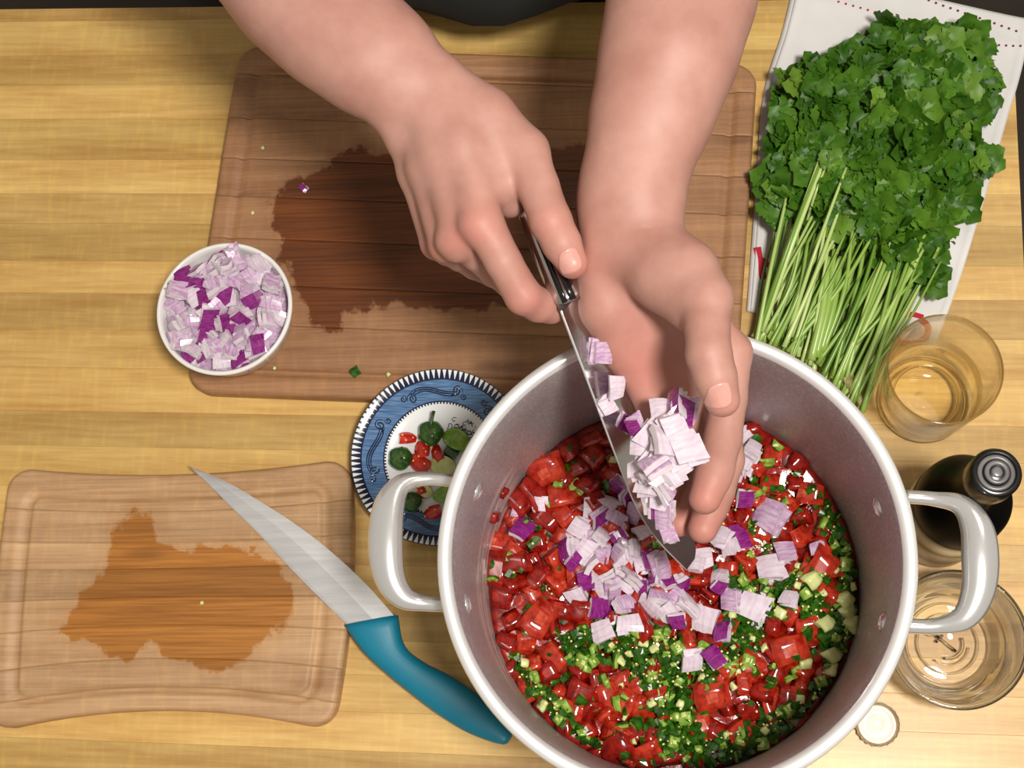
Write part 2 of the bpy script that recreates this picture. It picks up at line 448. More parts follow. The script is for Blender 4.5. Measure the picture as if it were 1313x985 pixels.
def place(o, X, Y, loc):
    X = Vector(X).normalized(); Y = Vector(Y); Y = (Y-X*X.dot(Y)).normalized(); Z = X.cross(Y)
    o.matrix_basis = Matrix(((X[0], Y[0], Z[0], loc[0]), (X[1], Y[1], Z[1], loc[1]), (X[2], Y[2], Z[2], loc[2]), (0, 0, 0, 1)))

tk = empty('kitchen_knife', (0, 0, 0), 'chef knife with turquoise handle resting across the small board', 'knife')
tip = at(240, 597, .0185); heel = at(447, 803, .0185); spine_h = at(509, 794, .019)
mid_heel = (heel+spine_h)/2
# spine is the upper right outline, edge the lower left one
pxs_spine = [(509, 794), (470, 750), (424, 707), (377, 671), (330, 641), (285, 615), (240, 597)]
pxs_edge = [(447, 803), (405, 762), (366, 722), (330, 683), (294, 648), (262, 616), (240, 597)]
sp = spline([at(x, y, .0195)[:] for x, y in pxs_spine], 26); ed = spline([at(x, y, .0182)[:] for x, y in pxs_edge], 26)
V, Fc = [], []
for a, b in zip(sp, ed):
    a, b = Vector(a), Vector(b); m1 = a.lerp(b, .44); m2 = a.lerp(b, .93)
    V += [a+Vector((0, 0, .0003)), a-Vector((0, 0, .0009)), m1+Vector((0, 0, .0022)), m1-Vector((0, 0, .0009)), m2+Vector((0, 0, .0006)), m2-Vector((0, 0, .0004)), b+Vector((0, 0, .0001)), b-Vector((0, 0, .0001))]
for i in range(25):
    for a, b in ((1, 0), (0, 2), (2, 4), (4, 6), (6, 7), (7, 5), (5, 3), (3, 1)): Fc.append((i*8+a, i*8+b, i*8+8+b, i*8+8+a))
Fc.append((0, 1, 3, 5, 7, 6, 4, 2))
mesh('blade', V, Fc, M['blade'], tk)
# handle outline sections: upper-right side and lower-left side
ur = [(512, 790), (520, 828), (545, 850), (580, 868), (612, 890), (640, 918), (656, 940), (652, 952)]
ll = [(443, 803), (468, 838), (500, 868), (532, 894), (562, 917), (596, 938), (628, 951), (645, 955)]
ua = spline([at(x, y, .012)[:] for x, y in ur], 40); la = spline([at(x, y, .012)[:] for x, y in ll], 40)
V, Fc = [], []; S = 16
for i, (a, b) in enumerate(zip(ua, la)):
    a, b = Vector(a), Vector(b); c = (a+b)/2; h = (a-b)/2
    t = i/39; zc = .0175-.007*min(1, t*1.6); hh = (.0085-.001*abs(t-.5))*(1 if i < 38 else .8)
    if i == 0: hh *= .75
    for k in range(S):
        an = 2*math.pi*k/S; ca, sa = math.cos(an), math.sin(an)
        sq = lambda q: math.copysign(abs(q)**.75, q)
        V.append(Vector((c.x+h.x*sq(ca), c.y+h.y*sq(ca), zc+hh*sq(sa))))
for i in range(39):
    for k in range(S): Fc.append((i*S+k, i*S+(k+1) % S, i*S+S+(k+1) % S, i*S+S+k))
Fc += [tuple(range(S))[::-1], tuple(range(39*S, 40*S))]
tag(mesh('handle', V, Fc, M['turq'], tk, smooth=True), 'turquoise soft-grip handle')

# ------------------------------------------------------------------ stock pot
PX, PY, PH = .015, .130, .240
pot = empty('stock_pot', (PX, PY, 0), 'large steel stock pot full of chopped salsa with two loop handles', 'pot')
def potsteel(name, base1, base2, rough, speck, streak):
    m, nt, b = new_mat(name); v = coords(nt)
    s1 = noise_(nt, v, 9, 4); s2 = noise_(nt, v, 420, 2)
    c = ramp(nt, s1, [(0.35, base1), (0.65, base2)])
    c = mixc(nt, math_(nt, 'MULTIPLY', ramp(nt, s2, [(0.45, (0, 0, 0, 1)), (0.72, (1, 1, 1, 1))]), speck), c, lin(235, 225, 225))
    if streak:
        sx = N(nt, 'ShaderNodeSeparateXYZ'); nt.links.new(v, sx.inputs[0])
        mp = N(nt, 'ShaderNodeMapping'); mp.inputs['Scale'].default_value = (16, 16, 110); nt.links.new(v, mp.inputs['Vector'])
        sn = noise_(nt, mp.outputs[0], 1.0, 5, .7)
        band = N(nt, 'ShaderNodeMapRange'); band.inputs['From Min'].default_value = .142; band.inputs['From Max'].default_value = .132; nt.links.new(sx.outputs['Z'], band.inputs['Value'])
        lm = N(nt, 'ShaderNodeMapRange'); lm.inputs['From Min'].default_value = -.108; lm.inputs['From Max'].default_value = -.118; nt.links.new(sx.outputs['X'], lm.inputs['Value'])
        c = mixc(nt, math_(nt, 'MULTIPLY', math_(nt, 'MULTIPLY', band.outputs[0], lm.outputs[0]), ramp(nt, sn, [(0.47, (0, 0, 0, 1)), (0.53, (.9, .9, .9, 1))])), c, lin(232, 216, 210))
    nt.links.new(c, b.inputs['Base Color']); b.inputs['Metallic'].default_value = .45 if streak else .9; b.inputs['Roughness'].default_value = rough
    bump(nt, b, s2, .12, .0004)
    return m
M['pot_in'] = potsteel('pot_interior_steel', lin(166, 156, 157), lin(184, 174, 175), .44, .45, True)
M['pot_out'] = potsteel('pot_exterior_steel', lin(200, 200, 202), lin(214, 214, 216), .28, .1, False)
prof_out = [(0, .0005), (.112, .0005)]+[(.112+.0255*math.sin(a), .026-.0255*math.cos(a)) for a in np.linspace(.2, 1.5708, 7)]+[(.1385, .12), (.1395, .225), (.1405, .2315)]
prof_rim = [(.1405, .2315), (.1445, .2325), (.1485, .2345), (.1500, .2370), (.1492, .2392), (.1465, .2402), (.1440, .2400), (.1420, .2388), (.1408, .2365)]
prof_in = [(.1408, .2365), (.1392, .230), (.1382, .20), (.1360, .12), (.1335, .07)]+[(.110+.0235*math.cos(a), .030-.0245*math.sin(a)) for a in np.linspace(0, 1.5708, 7)]+[(0, .0055)]
V, Fc = lathe(prof_out, 128); mesh('body', V, Fc, M['pot_out'], pot, smooth=True)
V, Fc = lathe(prof_rim, 160); mesh('rim', V, Fc, M['rimsteel'], pot, smooth=True)
V, Fc = lathe(prof_in, 128); mesh('inner_wall', V, Fc, M['pot_in'], pot, smooth=True)
def pot_l(p): return (p[0]-PX, p[1]-PY, p[2])
def handle(pts, wd):
    P = spline([tuple(pot_l(at(x, y, z))) for x, y, z in pts], 60)
    W_ = spline([(a, b) for a, b in wd], 60)
    V, Fc = tube(P, [(a, b) for a, b in W_], 16)
    return mesh('handle', V, Fc, M['steel'], pot, smooth=True)
HZ = .205
wd = [(.0045, .0045), (.0048, .0048), (.007, .0055), (.0105, .007), (.0118, .0075), (.0105, .007), (.008, .0055), (.0052, .005), (.0048, .0048)]
handle([(590, 618, HZ), (548, 614, HZ), (516, 621, HZ+.004), (499, 648, HZ+.006), (494, 694, HZ+.007), (499, 738, HZ+.006), (516, 765, HZ+.004), (545, 774, HZ), (585, 776, HZ)], wd)
handle([(1160, 637, HZ), (1196, 640, HZ), (1232, 648, HZ+.004), (1252, 676, HZ+.006), (1257, 715, HZ+.007), (1254, 758, HZ+.006), (1236, 792, HZ+.004), (1200, 803, HZ), (1160, 803, HZ)], wd)
RV = [(0, .0030), (.0035, .0027), (.0060, .0014), (.0074, 0), (.0074, -.001), (0, -.001)]
for (x, y) in ((607, 629), (597, 775), (1135, 648), (1140, 800)):
    p = at(x, y, .197); a = math.atan2(p.y-PY, p.x-PX)
    V, Fc = lathe(RV, 20); o = mesh('rivet', V, Fc, M['steel'], pot, smooth=True)
    rr = .1380
    place(o, (-math.sin(a), math.cos(a), 0), (0, 0, 1), (rr*math.cos(a), rr*math.sin(a), .197))
    # local Z = X x Y must look to the pot's axis
    if (o.matrix_basis.to_3x3() @ Vector((0, 0, 1))).dot(Vector((math.cos(a), math.sin(a), 0))) > 0:
        place(o, (math.sin(a), -math.cos(a), 0), (0, 0, 1), (rr*math.cos(a), rr*math.sin(a), .197))

# ------------------------------------------------------------------ chopped pieces
def slab(wd, ln, th, rad, r, jit=.12, nx=4, ny=3, band=0.0):
    """piece of a curved shell: outer face up (index 0 faces), inner face (1), cut sides (2)"""
    V, Fc, fm = [], [], []
    cj = [[(r.uniform(-jit, jit)*wd, r.uniform(-jit, jit)*ln) for _ in range(2)] for _ in range(2)]
    for lay in range(2):
        for i in range(nx):
            for j in range(ny):
                u, v = i/(nx-1), j/(ny-1)
                ox = sum(cj[a][b][0]*(u if a else 1-u)*(v if b else 1-v) for a in (0, 1) for b in (0, 1))
                oy = sum(cj[a][b][1]*(u if a else 1-u)*(v if b else 1-v) for a in (0, 1) for b in (0, 1))
                x = (u-.5)*wd+ox; y = (v-.5)*ln+oy
                R = rad+(0 if lay == 0 else -th)
                a = x/rad; V.append((R*math.sin(a), y*(1 if lay == 0 else .96), R*math.cos(a)-rad+th/2-(y*y)/(rad*5)))
    I = lambda l, i, j: l*nx*ny+i*ny+j
    for i in range(nx-1):
        for j in range(ny-1):
            Fc.append((I(0, i, j), I(0, i+1, j), I(0, i+1, j+1), I(0, i, j+1))); fm.append(0)
            Fc.append((I(1, i, j), I(1, i, j+1), I(1, i+1, j+1), I(1, i+1, j))); fm.append(1)
    if band:
        off = len(V); V += [tuple(Vector(V[I(0, i, j)]).lerp(Vector(V[I(1, i, j)]), band)) for i in range(nx) for j in range(ny)]
        T = lambda i, j: off+i*ny+j
        for i in range(nx-1):
            for j, fl in ((0, 0), (ny-1, 1)):
                for a, b_, mi in ((lambda x, y: I(0, x, y), T, 0), (T, lambda x, y: I(1, x, y), 2)):
                    q = (a(i+1, j), a(i, j), b_(i, j), b_(i+1, j)); Fc.append(q[::-1] if fl else q); fm.append(mi)
        for j in range(ny-1):
            for i, fl in ((0, 1), (nx-1, 0)):
                for a, b_, mi in ((lambda x, y: I(0, x, y), T, 0), (T, lambda x, y: I(1, x, y), 2)):
                    q = (a(i, j+1), a(i, j), b_(i, j), b_(i, j+1)); Fc.append(q[::-1] if fl else q); fm.append(mi)
        return V, Fc, fm
    for i in range(nx-1):
        Fc.append((I(0, i+1, 0), I(0, i, 0), I(1, i, 0), I(1, i+1, 0))); Fc.append((I(0, i, ny-1), I(0, i+1, ny-1), I(1, i+1, ny-1), I(1, i, ny-1))); fm += [2, 2]
    for j in range(ny-1):
        Fc.append((I(0, 0, j), I(0, 0, j+1), I(1, 0, j+1), I(1, 0, j))); Fc.append((I(0, nx-1, j+1), I(0, nx-1, j), I(1, nx-1, j), I(1, nx-1, j+1))); fm += [2, 2]
    return V, Fc, fm

def piece_mesh(name, slabs, mats):
    V, Fc, fm = [], [], []
    for v, f, m in slabs:
        o = len(V); V += v; Fc += [tuple(i+o for i in q) for q in f]; fm += m
    me = bpy.data.meshes.new(name); me.from_pydata(V, [], Fc)
    for m in mats: me.materials.append(m)
    me.polygons.foreach_set('material_index', fm); me.polygons.foreach_set('use_smooth', [False]*len(Fc)); me.update()
    return me

THICK = []
def onion_variant(k, skin):
    r = random.Random(100+k+(50 if skin else 0))
    nl = r.choice([1, 2, 2, 3]) if not skin else r.choice([1, 2, 2])
    wd, ln = r.uniform(.0085, .0125), r.uniform(.009, .0145)
    S = []; th = r.uniform(.0028, .0038); z = 0
    for l in range(nl):
        v, f, m = slab(wd*(1-.04*l), ln*(1+.03*r.random()), th, r.uniform(.013, .024), r, .15, 4, 3, .16)
        v = [(x+.0006*l*r.uniform(-1, 1), y+.001*l*r.uniform(-1, 1), zz-l*(th+.0002)) for x, y, zz in v]
        if not (skin and l == 0): m = [3 if q == 0 else q for q in m]
        S.append((v, f, m))
    # 0 skin, 1 inner face, 2 cut sides, 3 lilac outer face
    if nl > 1 and not skin: THICK.append(k)
    return piece_mesh('onion_dice', S, [M['onion_skin'], M['onion_in'], M['onion'], M['onion_mid'] if k % 3 else M['onion_in']])
ON_W = [onion_variant(k, False) for k in range(9)]
ON_T = [ON_W[k] for k in THICK]
ON_P = [onion_variant(k, True) for k in range(7)]

def jal_variant(k):
    r = random.Random(300+k); s = slab(r.uniform(.0060, .0095), r.uniform(.0065, .0115), r.uniform(.0030, .0046), r.uniform(.0065, .010), r, .16, 4, 3, .40)
    return piece_mesh('jalapeno_dice', [s], [M['jal_skin'], M['jal_in'], M['jal_in']])
JAL = [jal_variant(k) for k in range(10)]
def chunk(name, k, sx, sy, sz, mats, bev=.18):
    import bmesh
    r = random.Random(500+k); bm = bmesh.new(); bmesh.ops.create_cube(bm, size=1)
    for v in bm.verts: v.co = Vector((v.co.x*sx*(1+r.uniform(-.25, .25)), v.co.y*sy*(1+r.uniform(-.25, .25)), v.co.z*sz*(1+r.uniform(-.2, .2))))
    if k < 30:
        bmesh.ops.subdivide_edges(bm, edges=bm.edges[:], cuts=2, use_grid_fill=True)
        for v in bm.verts:
            q = v.co.copy(); u = Vector((q.x/sx, q.y/sy, q.z/sz)); f = 1-.16*max(0, u.length-.62)
            nz = noise.noise_vector(q*170+Vector((k*7, k*3, k)))*.0016*min(1, sx/.012)
            v.co = q*f+nz+noise.noise_vector(q*420+Vector((k, k*5, 2)))*.0006
    else:
        bmesh.ops.bevel(bm, geom=bm.edges[:]+bm.verts[:], offset=bev*min(sx, sy, sz), segments=2, affect='EDGES', profile=.6)
    bm.normal_update()
    top = max(bm.faces, key=lambda f: f.calc_area()*(f.normal.z > .3))
    for f in bm.faces:
        f.smooth = True; f.material_index = 0
    if len(mats) > 1: top.material_index = 1
    me = bpy.data.meshes.new(name); bm.to_mesh(me); bm.free()
    for m in mats: me.materials.append(m)
    return me
TOM = []
for k in range(14):
    r = random.Random(900+k)
    mt = [[M['tomato']], [M['tomato_deep']], [M['tomato'], M['tomato_pale']], [M['tomato_deep'], M['tomato']]][k % 4]
    TOM.append(chunk('tomato_dice', k, r.uniform(.015, .023), r.uniform(.012, .019), r.uniform(.008, .012), mt, .22))
PITH = [chunk('pith_dice', 20+k, *(random.Random(k).uniform(.0055, .0100) for _ in range(2)), .0035, [M['jal_pith']] if k % 2 else [M['jal_in'], M['jal_pith']], .2) for k in range(6)]

class Heap:
    """height field that pieces are laid on one after another"""
    def __init__(s, x0, x1, y0, y1, base, h=.0015):
        s.h = h; s.x0, s.y0 = x0, y0
        X, Y = np.meshgrid(np.arange(x0, x1, h), np.arange(y0, y1, h), indexing='ij'); s.X, s.Y = X, Y; s.Z = base(X, Y)
    def foot(s, x, y, r):
        i0, j0 = int((x-r-s.x0)/s.h), int((y-r-s.y0)/s.h); k = int(2*r/s.h)+2
        i0, j0 = max(i0, 0), max(j0, 0)
        sl = (slice(i0, i0+k), slice(j0, j0+k)); m = (s.X[sl]-x)**2+(s.Y[sl]-y)**2 < r*r
        return sl, m
    def drop(s, x, y, r, th, soft=.5, normal=True):
        sl, m = s.foot(x, y, r); z = s.Z[sl][m]
        if not len(z): return None
        zz = np.max(z)*(1-soft)+np.mean(z)*soft
        n = Vector((0, 0, 1))
        if normal and len(z) > 6:
            A = np.c_[s.X[sl][m]-x, s.Y[sl][m]-y, np.ones(len(z))]; g = np.linalg.lstsq(A, z, rcond=None)[0]
            n = Vector((-g[0], -g[1], 1)).normalized()
        Zs = s.Z[sl]; Zs[m] = np.maximum(Zs[m], zz+th); s.Z[sl] = Zs
        return zz+th/2, n

def put(me, name, loc, n, yaw, tilt, sc_, label, cat, group=None, flip=False):
    o = bpy.data.objects.new(name, me); COL.objects.link(o)
    q = Vector((0, 0, 1)).rotation_difference(n)
    e = Euler((tilt[0]+(math.pi if flip else 0), tilt[1], yaw)).to_quaternion()
    o.rotation_mode = 'QUATERNION'; o.rotation_quaternion = q @ e; o.location = loc; o.scale = (sc_,)*3
    return tag(o, label, cat, group)

# ------------------------------------------------------------------ white bowl of onion
BXY = at(287, 395, .071); BX, BY, BZ = BXY.x, BXY.y, .0150
bowl = empty('onion_bowl', (BX, BY, BZ), 'small white china bowl of diced red onion on the large board corner', 'bowl')
BR, BH = .0552, .056
prof = [(0, .003), (.026, .003), (.027, .0004), (.030, .0004), (.031, .004), (.041, .013), (.0495, .030), (.0540, .050), (.0552, .0545), (.0546, .0560), (.0532, .0563), (.0518, .0555), (.0510, .050), (.0465, .031), (.038, .015), (.028, .0075), (0, .006)]
V, Fc = lathe(prof, 96); mesh('body', V, Fc, M['white_china'], bowl, smooth=True)
rb = random.Random(21)
hb = Heap(BX-.07, BX+.07, BY-.07, BY+.07, lambda X, Y: BZ+.040+.010*np.clip(1-((X-BX)**2+(Y-BY)**2)/.0505**2, 0, 1))
# minced bits filling the bowl below the dice one can count
V = [(0, 0, 0)]; Fc = []
n1, n2 = 8, 36
V = [(BX, BY, BZ+.047)]
for i in range(1, n1+1):
    for j in range(n2):
        a = 2*math.pi*j/n2; rr = .0480*i/n1
        V.append((BX+rr*math.cos(a), BY+rr*math.sin(a), BZ+.037+.010*(1-(i/n1)**2)+.002*rb.uniform(-1, 1)))
Fc = [(0, 1+j, 1+(j+1) % n2) for j in range(n2)]+[(1+i*n2+j, 1+(i+1)*n2+j, 1+(i+1)*n2+(j+1) % n2, 1+i*n2+(j+1) % n2) for i in range(n1-1) for j in range(n2)]
tag(mesh('minced_onion', V, Fc, M['onion_in'], None), 'bed of minced red onion bits under the dice in the white bowl', 'onion', kind='stuff')
def bzone(x, y):
    dx, dy = x-BX, y-BY; d = math.hypot(dx, dy); a = math.degrees(math.atan2(dy, dx)) % 360
    if d < .02: return ' at the heart of the white bowl'
    return (' by the rim' if d > .035 else ' halfway out')+' on the '+('right' if a < 45 or a > 315 else 'far' if a < 135 else 'left' if a < 225 else 'near')+' side of the white bowl'
def lay_onions(heap, n, inside, r0, lab_w, lab_p, group, pskin, rr, zmax_tilt=.45, name='onion_piece'):
    for i in range(n):
        best = None
        for _ in range(14):
            x, y = inside(rr)
            sl, m = heap.foot(x, y, r0)
            zz = heap.Z[sl][m]
            if not len(zz): continue
            s_ = zz.max()
            if best is None or s_ < best[0]: best = (s_, x, y)
        _, x, y = best
        pur = rr.random() < pskin
        me = rr.choice(ON_P if pur else ON_W); th = .0045
        z, nrm = heap.drop(x, y, r0, th, .6)
        tl = (rr.gauss(0, zmax_tilt), rr.gauss(0, zmax_tilt))
        put(me, name, (x, y, z), nrm, rr.uniform(0, 6.28), tl, rr.uniform(.98, 1.32), (lab_p if pur else lab_w)+bzone(x, y), 'onion', group, flip=(not pur and rr.random() < .3))
def in_bowl(r):
    while True:
        x, y = r.uniform(-1, 1), r.uniform(-1, 1)
        if x*x+y*y < 1: return BX+x*.0445, BY+y*.0445
lay_onions(hb, 84, in_bowl, .0064, 'pale diced red onion piece', 'purple skinned diced onion piece', 'diced onion in the white bowl', .28, rb, .34)
for k, (x, y, pu, s_) in enumerate(((236, 352, 1, 1.35), (247, 345, 1, 1.1), (222, 362, 1, 1.0), (252, 362, 1, 1.1), (262, 378, 1, 1.25), (283, 340, 0, 1.2), (268, 408, 1, 1.2), (330, 440, 1, 1.1))):
    p = at(x, y, BZ+.062); d = hb.drop(p.x, p.y, .0058, .005, .6)
    put(rb.choice(ON_P if pu else ON_W), 'onion_piece', (p.x, p.y, d[0]), d[1], rb.uniform(0, 6.28), (rb.gauss(0, .3), rb.gauss(0, .3)), s_, 'purple skinned onion piece topping the heap in the white bowl' if pu else 'pale glossy onion piece at the far rim of the white bowl', 'onion', 'onion pieces topping the white bowl' if pu else None)

# ------------------------------------------------------------------ salsa in the pot
SZ = .083
def pot_r(z): return .1335+(.1360-.1335)*(z-.07)/.05
rs_ = random.Random(5)
def salsa_base(X, Y):
    d = np.hypot(X-PX, Y-PY)
    return SZ+.004*np.sin(X*60+1)*np.cos(Y*52)-.02*np.clip((d-.12)/.02, 0, 1)*0
n1, n2 = 34, 120
V = [(PX, PY, SZ)]
for i in range(1, n1+1):
    for j in range(n2):
        a = 2*math.pi*j/n2; rr = (pot_r(SZ)-.0004)*i/n1; x, y = PX+rr*math.cos(a), PY+rr*math.sin(a)
        V.append((x, y, SZ-.001+.004*math.sin(x*60+1)*math.cos(y*52)+.0022*noise.noise(Vector((x*140, y*140, 0)))+.0012*noise.noise(Vector((x*420, y*420, 3)))))
Fc = [(0, 1+j, 1+(j+1) % n2) for j in range(n2)]+[(1+i*n2+j, 1+(i+1)*n2+j, 1+(i+1)*n2+(j+1) % n2, 1+i*n2+(j+1) % n2) for i in range(n1-1) for j in range(n2)]
b0 = 1+(n1-1)*n2
base_i = len(V)
for j in range(n2):
    a = 2*math.pi*j/n2; V.append((PX+.128*math.cos(a), PY+.128*math.sin(a), .026))
Fc += [(b0+j, base_i+j, base_i+(j+1) % n2, b0+(j+1) % n2) for j in range(n2)]+[tuple(range(base_i+n2-1, base_i-1, -1))]
M['pulp'] = simple('tomato_pulp', lin(104, 8, 4), lin(168, 30, 12), .12, 0, 130, .15, (1, .2, .1), coat=.7, bmp=.5, bscale=260)
tag(mesh('tomato_pulp', V, Fc, M['pulp'], None, smooth=True), 'wet red tomato pulp and juice filling the pot under the chopped pieces', 'salsa', kind='stuff')

def in_poly(P, x, y):
    c = False; n = len(P)
    for i in range(n):
        (x1, y1), (x2, y2) = P[i], P[(i+1) % n]
        if (y1 > y) != (y2 > y) and x < (x2-x1)*(y-y1)/(y2-y1)+x1: c = not c
    return c
GREEN = [[(722, 818), (770, 800), (830, 800), (900, 830), (950, 800), (985, 760), (1030, 725), (1062, 745), (1050, 800), (1010, 780), (985, 810), (960, 850), (925, 870), (890, 880), (872, 905), (880, 935), (850, 945), (830, 890), (800, 850), (760, 850), (725, 850)],
         [(1040, 625), (1065, 640), (1098, 690), (1112, 750), (1105, 820), (1080, 875), (1045, 915), (1020, 900), (1060, 860), (1050, 800), (1075, 760), (1072, 710), (1055, 660)],
         [(648, 830), (672, 850), (720, 905), (775, 960), (740, 945), (690, 900)],
         [(850, 900), (890, 905), (900, 950), (960, 935), (1010, 900), (1040, 905), (980, 965), (900, 985), (840, 960)],
         [(930, 740), (985, 745), (985, 790), (930, 800)]]
hs = Heap(PX-.15, PX+.15, PY-.15, PY+.15, salsa_base)
def px_of(x, y, z):
    v = WB.T @ np.array([x, y, z-CAM_H]); return (IMG_W/2+F_PX*v[0]/v[2], IMG_H/2+F_PX*v[1]/v[2])
def in_pot(r, margin=.0045, R=None):
    R = (R or pot_r(SZ))-margin
    while True:
        x, y = r.uniform(-1, 1), r.uniform(-1, 1)
        if x*x+y*y < 1: return PX+x*R, PY+y*R
def zone(x, y):
    p = px_of(x, y, SZ+.004); dx, dy = p[0]-868, p[1]-775; d = math.hypot(dx, dy); a = math.degrees(math.atan2(-dy, dx)) % 360
    ring = ' hard against' if d > 205 else (' near' if d > 130 else '')
    if not ring: return ' in the middle of the pot'
    return ring+(' the right pot wall' if a < 40 or a > 330 else ' the far pot wall' if a < 140 else ' the left pot wall' if a < 205 else ' the lower left pot wall' if a < 250 else ' the lower right pot wall' if a > 290 else ' the pot wall at the picture bottom')
def greenness(x, y):
    p = px_of(x, y, SZ+.004)
    if any(in_poly(P, *p) for P in GREEN): return 1.0
    if p[1] > 830: return .30
    if p[0] > 960: return .22
    return .07
# tomato: layer of chunks over the whole surface, best of several spots for an even cover
pts = []
def spread(n, gen, ok, rmin, tries=60):
    out = []
    for _ in range(n*tries):
        x, y = gen(rs_)
        if not ok(x, y): continue
        if all((x-a)**2+(y-b)**2 > rmin*rmin for a, b in out):
            out.append((x, y))
            if len(out) >= n: break
    return out
TL_ = {0: 'red diced tomato piece', 1: 'deep red diced tomato piece', 2: 'diced tomato piece with pale face', 3: 'deep red tomato piece with bright face'}
seedy = lambda x, y: (lambda p: 905 < p[0] < 1000 and 640 < p[1] < 715)(px_of(x, y, SZ))
for x, y in spread(215, in_pot, lambda x, y: (greenness(x, y) < .9 or rs_.random() < .03) and (not seedy(x, y) or rs_.random() < .15), .0128):
    k = rs_.randrange(len(TOM)); s_ = rs_.uniform(.70, 1.0)
    big = rs_.random() < .08
    d = hs.drop(x, y, .0075, .0045, .8)
    if d is None: continue
    z, nrm = d
    put(TOM[k], 'tomato_piece', (x, y, z), nrm, rs_.uniform(0, 6.28), (rs_.gauss(0, .35), rs_.gauss(0, .35)), s_*(1.3 if big else 1), TL_[k % 4]+zone(x, y), 'tomato', 'diced tomato in the pot')
for px_, py_, k, s_, yaw in ((1052, 727, 0, 1.35, .9), (1015, 830, 2, 1.15, .3), (848, 900, 0, 1.1, 2.0), (700, 600, 2, 1.15, .4), (663, 720, 1, 1.1, .2), (690, 790, 2, 1.2, 1.0), (915, 890, 2, 1.1, .2), (790, 955, 1, 1.15, .5)):
    p = at(px_, py_, SZ+.012)
    d = hs.drop(p.x, p.y, .010, .005, .8)
    put(TOM[k], 'tomato_piece', (p.x, p.y, d[0]), d[1], yaw, (.15, -.1), s_, 'large '+TL_[k % 4]+zone(p.x, p.y), 'tomato', 'large diced tomato in the pot')
# jalapeno
def jal_ok(x, y): return rs_.random() < greenness(x, y)
jal_pts = spread(300, in_pot, lambda x, y: (greenness(x, y) > .9 or rs_.random() < .14) and jal_ok(x, y), .0060, 400)
for x, y in jal_pts:
    d = hs.drop(x, y, .0036, .0028, .6)
    if d is None: continue
    put(rs_.choice(JAL), 'jalapeno_piece', (x, y, d[0]), d[1], rs_.uniform(0, 6.28), (rs_.gauss(0, .45), rs_.gauss(0, .45)), rs_.uniform(.75, 1.1),
        'diced green jalapeno piece'+zone(x, y), 'pepper', 'diced jalapeno in the pot', flip=rs_.random() < .3)
# the smaller, uncounted green bits
parts = []
for x, y in spread(640, in_pot, lambda x, y: greenness(x, y) > .9 or rs_.random() < .02, .0034, 200):
    d = hs.drop(x, y, .0028, .0015, .6)
    if d is None: continue
    r = random.Random(int(x*1e6) ^ int(y*1e6)); v, f, _ = slab(r.uniform(.0036, .0066), r.uniform(.0036, .0075), .0030, .008, r, .15, 3, 2)
    mtx = Matrix.Translation((x, y, d[0])) @ Euler((r.gauss(0, .6), r.gauss(0, .6), r.uniform(0, 6.28))).to_matrix().to_4x4()
    parts.append(([mtx @ Vector(q) for q in v], f))
gb_ = mesh('jalapeno_bits', *join(parts), M['jal_skin'], None)
tag(gb_, 'tiny minced green jalapeno bits strewn over the salsa in the pot', 'pepper', kind='stuff')
for x, y in spread(120, in_pot, lambda x, y: rs_.random() < (.55 if greenness(x, y) > .9 else .25*greenness(x, y)), .0070, 300):
    d = hs.drop(x, y, .004, .002, .6)
    if d: put(rs_.choice(PITH), 'pith_piece', (x, y, d[0]), d[1], rs_.uniform(0, 6.28), (rs_.gauss(0, .4), rs_.gauss(0, .4)), rs_.uniform(.55, 1.0), 'pale diced jalapeno piece'+zone(x, y), 'pepper', 'pale jalapeno pieces in the pot')
for px_, py_ in ((1090, 785), (1095, 800), (1070, 840), (1042, 745), (1060, 800), (1085, 770)):
    p = at(px_, py_, SZ+.012); d = hs.drop(p.x, p.y, .005, .002, .6)
    put(PITH[1], 'pith_piece', (p.x, p.y, d[0]), d[1], .6, (.1, .1), 1.7, 'large pale jalapeno strip near the right wall of the pot', 'pepper', 'large pale jalapeno strips in the pot')
# seeds
parts = []
sv, sf = lathe([(0, -.0006), (.0008, -.0004), (.0011, 0), (.0008, .0004), (0, .0006)], 6)
for x, y in spread(420, in_pot, lambda x, y: seedy(x, y) or rs_.random() < (.5 if greenness(x, y) > .9 else .12), .0022, 100):
    d = hs.drop(x, y, .0015, .0004, .5)
    if d: parts.append(([Vector(q)*rs_.uniform(.7, 1.15)+Vector((x, y, d[0]+.0003)) for q in sv], sf))
tag(mesh('pepper_seeds', *join(parts), M['seed'], None, smooth=True), 'small yellow pepper seeds speckled over the salsa in the pot', 'seeds', kind='stuff')

